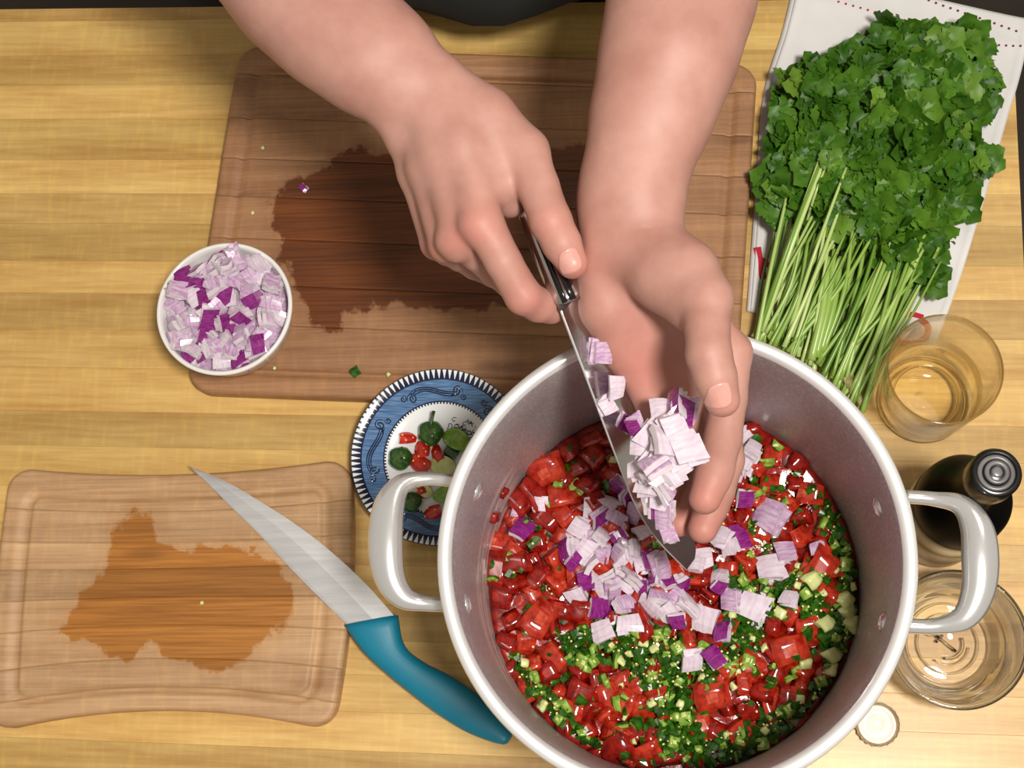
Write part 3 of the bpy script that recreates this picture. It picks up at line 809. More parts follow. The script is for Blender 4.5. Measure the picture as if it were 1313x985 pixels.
# onion falling into the pot
ro = random.Random(33)
HEAP_PX = [(757, 648), (735, 690), (748, 705), (760, 690), (775, 680), (790, 662), (795, 690), (770, 712), (735, 720), (752, 735), (765, 750), (785, 735), (800, 715), (815, 700), (822, 720), (800, 745), (785, 765), (770, 778), (805, 768), (825, 750), (840, 740), (860, 740), (880, 745), (845, 762), (865, 765), (885, 770), (830, 780), (855, 785), (740, 765), (748, 742), (722, 705), (780, 640), (815, 660), (790, 705), (760, 722), (812, 735), (838, 715), (850, 725), (745, 675), (770, 665), (805, 640), (795, 620)]
SCAT = [(668, 677, 1, 1.3), (690, 645, 0, 1.0), (771, 808, 0, 1.5), (808, 799, 0, 1.3), (903, 793, 0, 1.7), (925, 808, 1, 1.2), (965, 778, 0, 2.0), (916, 842, 1, 1.5), (888, 850, 0, 1.4), (990, 728, 0, 1.8), (985, 660, 0, 1.9), (958, 640, 1, 1.1), (1008, 706, 0, 1.3), (920, 740, 0, 1.4), (935, 770, 0, 1.2), (948, 690, 1, 1.3), (935, 702, 0, 1.1), (1010, 766, 0, 1.0), (1047, 703, 0, .8), (922, 755, 1, .9), (955, 590, 0, 1.4), (965, 575, 0, 1.2), (945, 608, 0, 1.2), (953, 556, 0, 1.1), (905, 715, 0, 1.1), (925, 690, 0, 1.0), (870, 800, 1, 1.0), (660, 650, 0, .7), (890, 722, 0, 1.1), (840, 650, 0, 1.1), (825, 680, 0, 1.1)]
for i, (x, y) in enumerate(HEAP_PX):
    p = at(x+ro.uniform(-3, 3), y+ro.uniform(-3, 3), SZ+.018); pur = ro.random() < .22
    d = hs.drop(p.x, p.y, .0058, .0050, .3)
    put(ro.choice(ON_P if pur else ON_W), 'onion_piece', (p.x, p.y, d[0]), d[1], ro.uniform(0, 6.28), (ro.gauss(0, .5), ro.gauss(0, .5)), ro.uniform(1.0, 1.3),
        ('purple skinned diced onion piece in' if pur else 'pale diced red onion piece in')+(' the upper' if y < 690 else ' the lower' if y > 745 else ' the middle')+(' left' if x < 765 else ' right' if x > 815 else '')+' of the heap under the knife', 'onion', 'diced onion heaped in the pot')
SCL = {0: 'loose pale diced onion piece', 1: 'loose purple skinned diced onion piece'}
for x, y, pu, s_ in SCAT:
    p = at(x, y, SZ+.012); d = hs.drop(p.x, p.y, .0060, .0055, .0)
    put(ro.choice(ON_P if pu else ON_W), 'onion_piece', (p.x, p.y, d[0]), d[1], ro.uniform(0, 6.28), (ro.gauss(0, .22), ro.gauss(0, .22)), s_*.95, SCL[pu]+zone(p.x, p.y), 'onion', 'diced onion scattered in the pot')
# bits of tomato stuck to the wall
for k, (x, y, s_, z) in enumerate(((632, 662, .55, .115), (655, 636, .4, .118), (648, 632, .35, .12))):
    p = at(x, y, z); a = math.atan2(p.y-PY, p.x-PX); R = pot_r(z)-.0015
    put(TOM[1], 'tomato_scrap', (PX+R*math.cos(a), PY+R*math.sin(a), z), Vector((-math.cos(a), -math.sin(a), 0)), .3*k, (0, 0), s_,
        ('dark red tomato scrap stuck on the left inner pot wall', 'thin tomato skin scrap stuck high on the pot wall', 'smallest tomato scrap stuck highest on the pot wall')[k], 'tomato')

# ------------------------------------------------------------------ blue rimmed plate and scraps
QX, QY, QR = -.166, .242, .0712
plate = empty('side_plate', (QX, QY, .0032), 'small white plate with a blue scrolled rim beside the pot', 'plate')
m, nt, b = new_mat('blue_transfer_china'); v = coords(nt)
plate.rotation_euler = (math.radians(4.2), 0, 0)   # its far side leans on the large board
def plate_z(y): return .0032+.0734*(y-QY)
sx = N(nt, 'ShaderNodeSeparateXYZ'); nt.links.new(v, sx.inputs[0])
rr = math_(nt, 'DIVIDE', math_(nt, 'SQRT', math_(nt, 'ADD', math_(nt, 'POWER', sx.outputs[0], 2.0), math_(nt, 'POWER', sx.outputs[1], 2.0))), QR)
th = math_(nt, 'ARCTAN2', sx.outputs[1], sx.outputs[0])
def step(a, lo, hi):
    mr = N(nt, 'ShaderNodeMapRange'); mr.inputs['From Min'].default_value = lo; mr.inputs['From Max'].default_value = hi
    if isinstance(a, bpy.types.NodeSocket): nt.links.new(a, mr.inputs['Value'])
    return mr.outputs[0]
navy, white = lin(24, 34, 62), lin(228, 230, 232)
mp = N(nt, 'ShaderNodeMapping'); mp.inputs['Rotation'].default_value = (0, 0, -.75); mp.inputs['Scale'].default_value = (50, 900, 1); nt.links.new(v, mp.inputs['Vector'])
blue = ramp(nt, noise_(nt, mp.outputs[0], 1.0, 3, .6), [(.32, lin(56, 86, 126)), (.52, lin(84, 118, 160)), (.74, lin(130, 158, 190))])
NT = 96
tri = math_(nt, 'PINGPONG', math_(nt, 'MULTIPLY', th, NT/(2*math.pi)), .5)          # 0..0.5
tf = math_(nt, 'MULTIPLY_ADD', step(rr, .89, .985), .30, .02)
tooth = step(math_(nt, 'SUBTRACT', tri, tf), -.02, .03)
tooth = math_(nt, 'SUBTRACT', 1.0, tooth)
tc = mixc(nt, tooth, navy, white)

dots = step(math_(nt, 'PINGPONG', math_(nt, 'MULTIPLY', th, 110/(2*math.pi)), .5), .22, .28)
inner = mixc(nt, math_(nt, 'MULTIPLY', dots, step(rr, .622, .626)), white, navy)
c = mixc(nt, step(rr, .640, .644), inner, navy); c = mixc(nt, step(rr, .654, .658), c, blue); c = mixc(nt, step(rr, .880, .884), c, navy); c = mixc(nt, step(rr, .896, .900), c, tc); c = mixc(nt, step(rr, .988, .992), c, navy)
nt.links.new(c, b.inputs['Base Color']); b.inputs['Roughness'].default_value = .12
# final order: white centre < dotted line < navy line < blue < navy < teeth
M['plate'] = m
R = QR
prof = [(0, .0035), (.55*R, .0035), (.57*R, .0006), (.60*R, .0006), (.62*R, .004), (.72*R, .0085), (.88*R, .0140), (.985*R, .0178), (R, .0186), (.995*R, .0196), (.98*R, .0196), (.88*R, .0163), (.72*R, .0112), (.655*R, .0090), (.60*R, .0068), (.5*R, .0062), (0, .0060)]
V, Fc = lathe(prof, 128); mesh('dish', V, Fc, m, plate, smooth=True)
def rim_z(r): return np.interp(r/R, [0, .5, .6, .655, .72, .88, .98], [.0060, .0062, .0068, .0090, .0112, .0163, .0196])+.0002
M['navy'] = simple('navy_print', navy, None, .15)
M['palewash'] = simple('pale_print', lin(150, 176, 204), None, .15)
def scroll(a0, k):
    parts = []
    def curve(f, wdt, n=40):
        P = []
        for i in range(n):
            u, vv = f(i/(n-1))                       # u along the rim (m), vv radial (m from mid rim)
            r = .765*R+vv; a = a0+u/(.765*R)
            P.append(Vector((r*math.cos(a), r*math.sin(a), rim_z(r))))
        parts.append(tube(P, [(1.8*wdt*(.5+.6*math.sin(math.pi*i/(n-1))), .00014) for i in range(n)], 6))
    for s in (0, 1, 2):
        curve(lambda t, s=s: (.034*(t-.5)*1.1, (.0020-.0016*s)+.0026*math.sin((t-.5)*5.2)), .00032)
    for sg in (-1, 1):
        curve(lambda t, sg=sg: (sg*(.0190+.0042*(1-t)*math.cos(t*11)), -sg*.0012+.0044*(1-t*.8)*math.sin(t*11)), .00030)
        curve(lambda t, sg=sg: (sg*(.0255+.0028*(1-t)*math.cos(2+t*9)), sg*.0020+.0028*(1-t*.8)*math.sin(2+t*9)), .00026)
        curve(lambda t, sg=sg: (sg*(.0135+.005*t), sg*(.0034-.0020*t)), .00026, 14)
    return mesh('scroll_motif', *join(parts), M['navy'], plate)
for k, a in enumerate((1.66, 2.98, 4.50, 5.75, .42)): scroll(a, k)
rp = random.Random(4); parts = []
for k in range(30):      # small flower print in the well
    cx_, cy_ = .016+rp.uniform(-.010, .012), .026+rp.uniform(-.008, .006)
    P = [Vector((cx_+.0026*(1-i/9)*math.cos(i*.7+k), cy_+.0026*(1-i/9)*math.sin(i*.7+k), float(rim_z(.030)))) for i in range(9)]
    parts.append(tube(P, [(.00035, .0001)]*9, 5))
mesh('flower_print', *join(parts), M['navy'], plate)

def pepper_cap(name, px_, py_, r, stem_ang, lab, z=.0062, stem=.010, dark=True):
    p = at(px_, py_, z+r*.7); z += plate_z(p.y)
    o = empty(name, (p.x, p.y, z), lab, 'pepper')
    prof = [(0, 0.0), (r*.75, .0004), (r*.98, r*.35), (r, r*.6), (r*.85, r*.95), (r*.5, r*1.18), (r*.15, r*1.22), (0, r*1.18)]
    V, Fc = lathe(prof, 24)
    V = [(x*(1+.07*math.cos(5*math.atan2(y, x))), y*(1+.06*math.sin(3*math.atan2(y, x))), zz) for x, y, zz in V]
    mesh('flesh', V, Fc, M['jal_skin'], o, smooth=True)
    dx, dy = math.cos(stem_ang), math.sin(stem_ang)
    P = [Vector((dx*r*.2, dy*r*.2, r*1.1)), Vector((dx*r*.6, dy*r*.6, r*1.25)), Vector((dx*(r*.6+stem*.6), dy*(r*.6+stem*.6), r*1.3)), Vector((dx*(r*.6+stem), dy*(r*.6+stem)+.001, r*1.25))]
    mesh('stem', *tube(P, [.0017, .0013, .0012, .0015], 8), M['jal_stem'], o, smooth=True)
    parts = []
    for k in range(6):
        a = stem_ang+k*1.05
        parts.append(tube([Vector((0, 0, r*1.19)), Vector((r*.45*math.cos(a), r*.45*math.sin(a), r*1.20)), Vector((r*.9*math.cos(a), r*.9*math.sin(a), r*.95))], [(.002, .0004), (.0014, .0004), (.0004, .0003)], 6))
    mesh('calyx', *join(parts), M['jal_stem'], o)
    return o
M['jal_stem'] = simple('dark_green_stem', lin(38, 62, 16), lin(64, 92, 30), .35, 0, 200)
pepper_cap('pepper_stem_end', 553, 556, .0105, 1.35, 'green pepper top with a long stem at the back of the plate', stem=.009)
pepper_cap('pepper_stem_end', 514, 588, .0098, -.75, 'smooth round green pepper top at the left of the plate', stem=.004)
pepper_cap('pepper_stem_end', 527, 643, .0085, 2.4, 'green pepper top seen under the left pot handle', stem=.005)
def pepper_slice(px_, py_, L, Wd, yaw, lab, skin, fl, z=.0065):
    """half of a lengthwise cut pepper, open side up"""
    p = at(px_, py_, z+.004); z += plate_z(p.y); o = empty('pepper_slice', (p.x, p.y, z), lab, 'pepper', rz=yaw)
    V, Fc = [], []; n, k = 14, 10
    for i in range(n+1):
        t = i/n; wr = Wd*math.sqrt(max(0.02, 1-(2*t-1)**2))
        for j in range(k+1):
            a = math.pi+math.pi*j/k; V.append(((t-.5)*L, wr*math.cos(a), wr*.8+wr*.8*math.sin(a)))
    for i in range(n):
        for j in range(k): Fc.append((i*(k+1)+j, i*(k+1)+j+1, (i+1)*(k+1)+j+1, (i+1)*(k+1)+j))
    mesh('skin', V, Fc, skin, o, smooth=True)
    V = []; Fc = []
    for i in range(n+1):
        t = i/n; wr = Wd*math.sqrt(max(0.02, 1-(2*t-1)**2))*.97
        V += [((t-.5)*L, -wr, wr*.78), ((t-.5)*L, -wr*.55, wr*.80), ((t-.5)*L, 0, wr*.62), ((t-.5)*L, wr*.55, wr*.80), ((t-.5)*L, wr, wr*.78)]
    for i in range(n):
        for j in range(4): Fc.append((i*5+j, i*5+5+j, i*5+6+j, i*5+1+j))
    mesh('cut_face', V, Fc, fl, o, smooth=True)
    return o
pepper_slice(586, 565, .024, .0085, -.55, 'long green pepper half with pale cut face near the pot rim', M['jal_skin'], M['jal_in'])
pepper_slice(568, 598, .021, .0080, -.2, 'green pepper half with white cut face above the pot handle', M['jal_skin'], M['jal_pith'])
pepper_slice(580, 580, .014, .006, .8, 'short green pepper scrap between two halves on the plate', M['jal_skin'], M['jal_skin'])
pepper_slice(573, 634, .024, .0065, .15, 'narrow green pepper half just below the pot handle', M['jal_skin'], M['jal_in'])
pepper_slice(545, 630, .012, .005, -.6, 'tiny pale green pepper half under the pot handle', M['jal_in'], M['jal_pith'])
def chili_ring(px_, py_, r, h, tilt, lab, z=.0066):
    p = at(px_, py_, z+h/2); z += plate_z(p.y); o = empty('chili_slice', (p.x, p.y, z), lab, 'pepper')
    q_ = random.Random(px_); v, f, _ = slab(r*2.0, r*1.9, .0026, r*.95, q_, .16, 6, 5)
    V = [(x*(1-.25*(y/r)**2), y, zz+h*.55) for x, y, zz in v]
    q = mesh('wall', V, f, M['chili'], o, smooth=False); q.rotation_euler = (tilt+.25, tilt*1.4, px_*.7)
    parts = []
    for k in range(6):
        a = k*1.1+px_; parts.append(([Vector(w_)*.75+Vector((r*(.25+.5*(k % 2))*math.cos(a), r*.8*math.sin(a), h*.55+.0018)) for w_ in sv], sf))
    mesh('seeds', *join(parts[:3]), M['seed'], q)
chili_ring(523, 563, .0072, .006, .2, 'red chili slice next to the long stemmed pepper top')
chili_ring(543, 577, .0080, .006, -.15, 'red chili slice in the middle of the plate')
chili_ring(562, 582, .0076, .007, .3, 'red chili slice right of the plate middle')
chili_ring(540, 595, .0085, .008, -.1, 'largest red chili slice just above the pot handle')
chili_ring(541, 629, .0070, .006, .1, 'red chili scrap half hidden under the pot handle')
chili_ring(555, 657, .0070, .010, .05, 'thick red chili chunk at the lower edge of the plate')

# ------------------------------------------------------------------ tea towel
tw = empty('tea_towel', (0, 0, 0), 'white cotton tea towel with red dots and lettering under the cilantro', 'towel')
left = spline([tuple(at(x, y, 0)[:2]) for x, y in [(1022, -40), (1003, 40), (979, 120), (970, 220), (963, 320), (957, 400)]], 60)
right = spline([tuple(at(x, y, 0)[:2]) for x, y in [(1322, 28), (1309, 92), (1286, 170), (1256, 275), (1228, 365), (1196, 452)]], 60)
def towel_pt(u, v, lay=0):
    i = v*59; k = min(int(i), 58); f = i-k
    l = left[k]*(1-f)+left[k+1]*f; r = right[k]*(1-f)+right[k+1]*f
    p = l*(1-u)+r*u
    # top edge slants: bow of the upper side
    z = .0024+.0012*noise.noise(Vector((p[0]*22, p[1]*22, 1)))+.0008*noise.noise(Vector((p[0]*60, p[1]*30, 4)))
    z += .0022*math.exp(-((u-.02)/.02)**2)+.0020*math.exp(-((u-.985)/.015)**2)
    z += .0012*math.exp(-((v-.085-.03*u)/.02)**2)
    e = min(u, 1-u, v, 1-v); z -= .0012*math.exp(-e/.01)
    return Vector((p[0], p[1], max(z, .0012)))
def cloth(name, n1, n2, u0, u1, v0, v1, mat, dz=0, th=.001):
    V, Fc = [], []
    for s in (0, 1):
        for i in range(n1+1):
            for j in range(n2+1):
                p = towel_pt(u0+(u1-u0)*i/n1, v0+(v1-v0)*j/n2); V.append(p+Vector((0, 0, dz-(th if s else 0))))
    I = lambda s, i, j: s*(n1+1)*(n2+1)+i*(n2+1)+j
    for i in range(n1):
        for j in range(n2):
            Fc += [(I(0, i, j), I(0, i, j+1), I(0, i+1, j+1), I(0, i+1, j)), (I(1, i, j), I(1, i+1, j), I(1, i+1, j+1), I(1, i, j+1))]
    for i in range(n1): Fc += [(I(0, i, 0), I(0, i+1, 0), I(1, i+1, 0), I(1, i, 0)), (I(0, i+1, n2), I(0, i, n2), I(1, i, n2), I(1, i+1, n2))]
    for j in range(n2): Fc += [(I(0, 0, j+1), I(0, 0, j), I(1, 0, j), I(1, 0, j+1)), (I(0, n1, j), I(0, n1, j+1), I(1, n1, j+1), I(1, n1, j))]
    return mesh(name, V, Fc, mat, tw, smooth=True)
M['cotton'] = simple('white_cotton', lin(206, 203, 202), lin(222, 220, 219), .9, 0, 7, bmp=.25, bscale=900)
cloth('cloth', 60, 80, .022, 1, 0, 1, M['cotton'], .0014)
cloth('folded_layer', 60, 80, 0, .985, .01, 1, M['cotton'], 0)
M['red_print'] = simple('red_print', lin(186, 26, 44), lin(170, 24, 44), .85, 0, 30)
M['maroon_print'] = simple('maroon_print', lin(104, 40, 70), None, .85)
def uv_of(px_, py_):
    """towel coordinates of a photographed spot by a few Newton steps"""
    t = at(px_, py_, .004); u = v_ = .5
    for _ in range(25):
        p = towel_pt(u, v_); e = (t.x-p.x, t.y-p.y)
        d = 1e-3; pu = (towel_pt(min(u+d, .999), v_)-p)/d; pv = (towel_pt(u, min(v_+d, .999))-p)/d
        det = pu.x*pv.y-pu.y*pv.x
        if abs(det) < 1e-9: break
        u += .8*(e[0]*pv.y-e[1]*pv.x)/det; v_ += .8*(pu.x*e[1]-pu.y*e[0])/det
        u = min(max(u, .001), .998); v_ = min(max(v_, .001), .998)
    return u, v_
def on_towel(px_, py_, dz=.0017):
    u, v_ = uv_of(px_, py_); p = towel_pt(u, v_); return Vector((p.x, p.y, p.z+dz))
def dots(pa, pb, n, mat, rad):
    parts = []
    for i in range(n):
        t = i/(n-1); x, y = pa[0]+(pb[0]-pa[0])*t, pa[1]+(pb[1]-pa[1])*t
        c = on_towel(x, y); vv, ff = lathe([(0, .0003), (rad*.7, .00025), (rad, 0)], 8); parts.append(([Vector(q)+c for q in vv], ff))
    tag(mesh('printed_dots', *join(parts), mat, tw), 'row of small printed dots', kind='stuff')
dots((1075, 3), (1188, 34), 13, M['red_print'], .0011)
dots((1272, 57), (1308, 60), 5, M['maroon_print'], .0011)
dots((1191, 0), (1303, 40), 13, M['maroon_print'], .0012)
def stroke(name, pts, wd):
    P = spline([tuple(on_towel(x, y)) for x, y in pts], max(8, len(pts)*6))
    V, Fc = tube(P, [(wd, .00022)]*len(P), 8); mesh(name, V, Fc, M['red_print'], tw)
stroke('printed_letter', [(971, 318), (974, 335), (979, 358)], .0030)
stroke('printed_letter', [(973, 331), (981, 335), (986, 342)], .0018)
stroke('printed_letter', [(1158, 405), (1170, 403), (1184, 407)], .0022)
stroke('printed_letter', [(1180, 409), (1190, 420), (1186, 434), (1170, 440), (1152, 439)], .0026)

# ------------------------------------------------------------------ cilantro bunch
ci = empty('cilantro_bunch', tuple(at(1110, 260, .004)), 'fresh green cilantro bunch lying on the white tea towel', 'herb')
CO = ci.location
LEAFP = [(989, 154), (1001, 110), (1033, 85), (1074, 81), (1115, 45), (1147, 26), (1163, 47), (1200, 34), (1240, 37), (1268, 62), (1261, 102), (1263, 138), (1244, 175), (1275, 211), (1259, 240), (1232, 264), (1236, 280), (1210, 302), (1200, 325), (1202, 342), (1178, 376), (1150, 350), (1110, 330), (1075, 300), (1040, 290), (1000, 290), (986, 285), (985, 215)]
CORE = [(1015, 165), (1060, 115), (1120, 90), (1200, 75), (1235, 95), (1235, 150), (1215, 200), (1220, 235), (1190, 285), (1140, 300), (1090, 270), (1050, 240), (1015, 240)]
def leaf_mesh(k):
    r = random.Random(700+k); V = [(0, 0, 0)]; Fc = []
    def lobe(ang, L, Wd):
        o = len(V); nn = 9; pts_ = []
        ca, sa = math.cos(ang), math.sin(ang)
        side = []
        for i in range(1, nn+1):
            t = i/nn
            wv = Wd*math.sin(min(1, t*1.12)*math.pi*.82+.16)*(1 if i % 2 else .74)*(1 if i < nn else .10)
            side.append((t*L, wv))
        mid = [(t_*L, 0) for t_ in (.33, .66, .97)]
        def add(x, y):
            zz = .22*abs(y)-3.5*x*x+.0012*math.sin(x*420+k)
            V.append((x*ca-y*sa, x*sa+y*ca, zz)); return len(V)-1
        up = [add(x, y) for x, y in side]; dn = [add(x, -y) for x, y in side]; md = [add(x, 0) for x, y in mid]
        for S_, sg in ((up, 1), (dn, -1)):
            ch = [0, md[0], md[0], md[0], md[1], md[1], md[1], md[2], md[2], md[2]]
            for i in range(nn):
                a = ch[i]; b_ = ch[i+1]; p = S_[i-1] if i else 0; q = S_[i]
                tri_ = []
                if p != a and p != q: tri_.append((a, p, q) if sg < 0 else (a, q, p))
                if a != b_: tri_.append((a, q, b_) if sg < 0 else (a, b_, q))
                for t3 in tri_:
                    if len(set(t3)) == 3: Fc.append(t3)
    L = r.uniform(.0125, .0165)
    lobe(0, L*1.15, L*.56); lobe(1.0+r.uniform(-.1, .1), L*1.0, L*.50); lobe(-1.0+r.uniform(-.1, .1), L*1.0, L*.50)
    if k % 2: lobe(2.1, L*.5, L*.26); lobe(-2.1, L*.5, L*.26)
    return V, Fc
m, nt, b = new_mat('cilantro_leaf'); v = coords(nt); oi = N(nt, 'ShaderNodeObjectInfo')
hue = ramp(nt, oi.outputs['Random'], [(0, lin(36, 78, 12)), (.45, lin(64, 114, 24)), (.8, lin(96, 144, 40)), (1, lin(142, 176, 66))])
c = mixc(nt, .55, hue, ramp(nt, noise_(nt, v, 60, 3), [(.35, lin(36, 78, 12)), (.7, lin(96, 140, 38))]))
nt.links.new(c, b.inputs['Base Color']); b.inputs['Roughness'].default_value = .42; b.inputs['Specular IOR Level'].default_value = .3
b.inputs['Subsurface Weight'].default_value = 0.0
tb = N(nt, 'ShaderNodeBsdfTranslucent'); nt.links.new(c, tb.inputs['Color'])
ms = N(nt, 'ShaderNodeMixShader'); ms.inputs[0].default_value = .22
nt.links.new(b.outputs[0], ms.inputs[1]); nt.links.new(tb.outputs[0], ms.inputs[2]); nt.links.new(ms.outputs[0], nt.nodes['Material Output'].inputs[0])
bump(nt, b, noise_(nt, v, 260, 2), .25, .0006)
M['leaf'] = m
LV = [leaf_mesh(k) for k in range(8)]
LM = []
for V, Fc in LV:
    me = bpy.data.meshes.new('leaf'); me.from_pydata(V, [], Fc); me.materials.append(m); me.polygons.foreach_set('use_smooth', [True]*len(Fc)); me.update(); LM.append(me)
rc_ = random.Random(17)
def leaf_place(px_, py_, z):
    p = at(px_, py_, z); yaw = math.radians(90)+rc_.gauss(-.1, 1.1)
    e = Euler((rc_.gauss(0, .5), rc_.gauss(.05, .5), 0)); q = (Matrix.Rotation(yaw, 4, 'Z') @ e.to_matrix().to_4x4())
    s = rc_.uniform(.7, 1.45)
    return Matrix.Translation(p-CO) @ q @ Matrix.Scale(s, 4)
def rand_in(P):
    xs, ys_ = [p[0] for p in P], [p[1] for p in P]
    while True:
        x, y = rc_.uniform(min(xs), max(xs)), rc_.uniform(min(ys_), max(ys_))
        if in_poly(P, x, y): return x, y
def dome(x, y):
    d = float(sdf_poly(LEAFP, np.array([float(x)]), np.array([float(y)]))[0])
    return .017+.034*min(1, max(0, d)/75.0)**.6
parts = []
for i in range(900):
    x, y = rand_in(LEAFP if i % 3 == 0 else CORE); z = dome(x, y)*rc_.uniform(.3, .93)+.003
    mtx = leaf_place(x, y, z); V, Fc = LV[i % 8]; vv = [mtx @ Vector(q) for q in V]; vv = [Vector((q.x, q.y, max(q.z, .0065-CO.z))) for q in vv]; parts.append((vv, Fc))
tag(mesh('foliage', *join(parts), m, ci, smooth=True), 'deep layer of cilantro leaves', kind='stuff')
for i in range(300):
    x, y = rand_in(LEAFP); z = dome(x, y)*rc_.uniform(.92, 1.06)+.005
    o = bpy.data.objects.new('leaf', LM[i % 8]); COL.objects.link(o); o.parent = ci; o.matrix_basis = leaf_place(x, y, z)
# stems: from the cut ends along the pot to the leaves
m, nt, b = new_mat('cilantro_stem'); v = coords(nt); oi = N(nt, 'ShaderNodeObjectInfo')
c = ramp(nt, oi.outputs['Random'], [(0, lin(92, 132, 38)), (.5, lin(140, 172, 78)), (1, lin(190, 208, 134))])
nt.links.new(c, b.inputs['Base Color']); b.inputs['Roughness'].default_value = .3
M['stem'] = m
def stem(b0, t0, z0, zm, z1, r, bow):
    mid = ((b0[0]+t0[0])/2+bow, (b0[1]+t0[1])/2)
    P = spline([tuple(at(*b0, z0)-CO), tuple(at(*mid, zm)-CO), tuple(at(*t0, z1)-CO)], 14)
    V, Fc = tube(P, [r*(1.15-.45*i/13) for i in range(14)], 6); mesh('stem', V, Fc, m, ci, smooth=True)
for i in range(150):
    s = rc_.random()
    bx, by = 968+s*142+rc_.uniform(-5, 5), 432+90*s**1.25+rc_.uniform(-26, 16)
    if i % 5 == 0: by += 10
    top_s = min(1, max(0, s+rc_.gauss(0, .10)))
    tx, ty = 1010+top_s*195+rc_.uniform(-14, 14), 300-rc_.uniform(-40, 120)*(.6+.4*rc_.random())+30*top_s
    lay = rc_.random()
    stem((bx, by), (tx, ty), .006+.016*lay, .010+.026*lay, .010+.030*lay, rc_.uniform(.0010, .0021), rc_.uniform(-10, 10))
for (b0, t0, rr_) in (((972, 428), (1058, 190), .0020), ((977, 425), (1066, 182), .0022), ((985, 400), (1052, 200), .0014), ((1010, 430), (1085, 215), .0017), ((1030, 300), (1062, 205), .0012)):
    stem(b0, t0, .020, .050, .056, rr_, -2)
for (b0, t0) in (((1040, 462), (1062, 330)), ((1046, 458), (1070, 320)), ((1052, 452), (1078, 330))):
    stem(b0, t0, .022, .030, .03, .0034, 4)
rt = simple('root_end', lin(120, 108, 60), lin(170, 160, 110), .5, 0, 200)
for x, y, s_ in ((1098, 512, .0042), (1105, 520, .0036), (1090, 500, .003)):
    p = at(x, y, .018)-CO
    mesh('root_end', *tube([p, p+Vector((-.004, .012, 0)), p+Vector((-.007, .026, -.001))], [s_*.6, s_, s_*.7], 8), rt, ci, smooth=True)

# ------------------------------------------------------------------ glass things
def glass_mat(name, col, rough=0.0, ior=1.45):
    m, nt, b = new_mat(name); b.inputs['Base Color'].default_value = col; b.inputs['Transmission Weight'].default_value = 1.0
    b.inputs['Roughness'].default_value = rough; b.inputs['IOR'].default_value = ior
    return m
def thin_glass(name, face, edge, gl=.9, pw=.5):
    """blown glass wall: clear when seen square on, tinted and mirroring towards its edges"""
    m, nt, b = new_mat(name); lw = N(nt, 'ShaderNodeLayerWeight'); lw.inputs['Blend'].default_value = pw
    tr = N(nt, 'ShaderNodeBsdfTransparent'); gs = N(nt, 'ShaderNodeBsdfGlossy'); gs.inputs['Roughness'].default_value = .03
    gs.inputs['Color'].default_value = (1, 1, 1, 1)
    nt.links.new(ramp(nt, lw.outputs['Facing'], [(.72, face), (1.0, edge)]), tr.inputs['Color'])
    fr = N(nt, 'ShaderNodeFresnel'); fr.inputs['IOR'].default_value = 1.42
    ms = N(nt, 'ShaderNodeMixShader'); nt.links.new(math_(nt, 'MULTIPLY', fr.outputs[0], gl), ms.inputs[0])
    nt.links.new(tr.outputs[0], ms.inputs[1]); nt.links.new(gs.outputs[0], ms.inputs[2]); nt.links.new(ms.outputs[0], nt.nodes['Material Output'].inputs[0])
    return m
M['glass'] = thin_glass('clear_glass', (.99, .985, .97, 1), (.72, .66, .52, 1), .6); M['glass_clear'] = thin_glass('clear_dish_glass', (.985, .985, .98, 1), (.55, .55, .56, 1), .8)
M['wine'] = thin_glass('pale_drink', (.99, .965, .84, 1), (.93, .84, .60, 1), .5)
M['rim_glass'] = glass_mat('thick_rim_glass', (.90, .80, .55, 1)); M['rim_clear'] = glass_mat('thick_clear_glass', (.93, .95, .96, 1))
def ring_(R, z, r, n=96): return lathe([(R+r*math.cos(a), z+r*math.sin(a)) for a in np.linspace(0, 2*math.pi, 11)], n)
gp = at(1212, 473, .098); gq = at(1182, 527, .004)
GX, GY, GR, GH = gp.x, gp.y, .0418, .098
tum = empty('glass_tumbler', (GX, GY, 0), 'clear glass tumbler of pale drink beside the cilantro stems', 'glass')
prof = [(0, .0012), (.024, .0006), (.031, .0004), (.0345, .003), (.0355, .006), (.0345, .0085), (.0358, .011), (.0372, .03), (.0405, .08), (.0415, GH-.001), (.0411, GH), (.0407, GH-.0008), (.0397, .08), (.0364, .03), (.0352, .0240), (.0325, .0215), (.0300, .0200), (.0255, .0160), (.0245, .0140), (.012, .0136), (.0030, .0138), (.0026, .0150), (.0012, .0152), (0, .0150)]
V, Fc = lathe(prof, 96); mesh('wall', V, Fc, M['glass'], tum, smooth=True)
mesh('rim', *ring_(.0412, GH-.0004, .0007), M['rim_glass'], tum, smooth=True); mesh('base_ring', *ring_(.0252, .0152, .0011), M['rim_glass'], tum, smooth=True); mesh('foot_ring', *ring_(.0338, .0030, .0015), M['rim_glass'], tum, smooth=True)  # base_ring: tinted ring added to stand for the base's dark refraction arc
V, Fc = lathe([(.0351, .0245), (.0363, .03), (.0374, .046), (.0366, .0458), (0, .0456)], 96)
dr = mesh('drink', V, Fc, M['wine'], None, smooth=True); dr.location = (GX, GY, 0); tag(dr, 'pale golden drink half filling the glass tumbler', 'drink')
p = at(1228, 820, .045); UX, UY = p.x, p.y
gbw = empty('glass_dish', (UX, UY, 0), 'empty clear glass prep dish with an embossed base under the right pot handle', 'dish')
prof = [(0, .0010), (.026, .0006), (.029, .0002), (.033, .002), (.040, .012), (.0460, .030), (.0492, .0440), (.0503, .0455), (.0500, .0475), (.0482, .0478), (.0470, .0460), (.0432, .030), (.0375, .0135), (.0305, .0066), (.026, .0056), (.0225, .0062), (.0215, .0052), (0, .0050)]
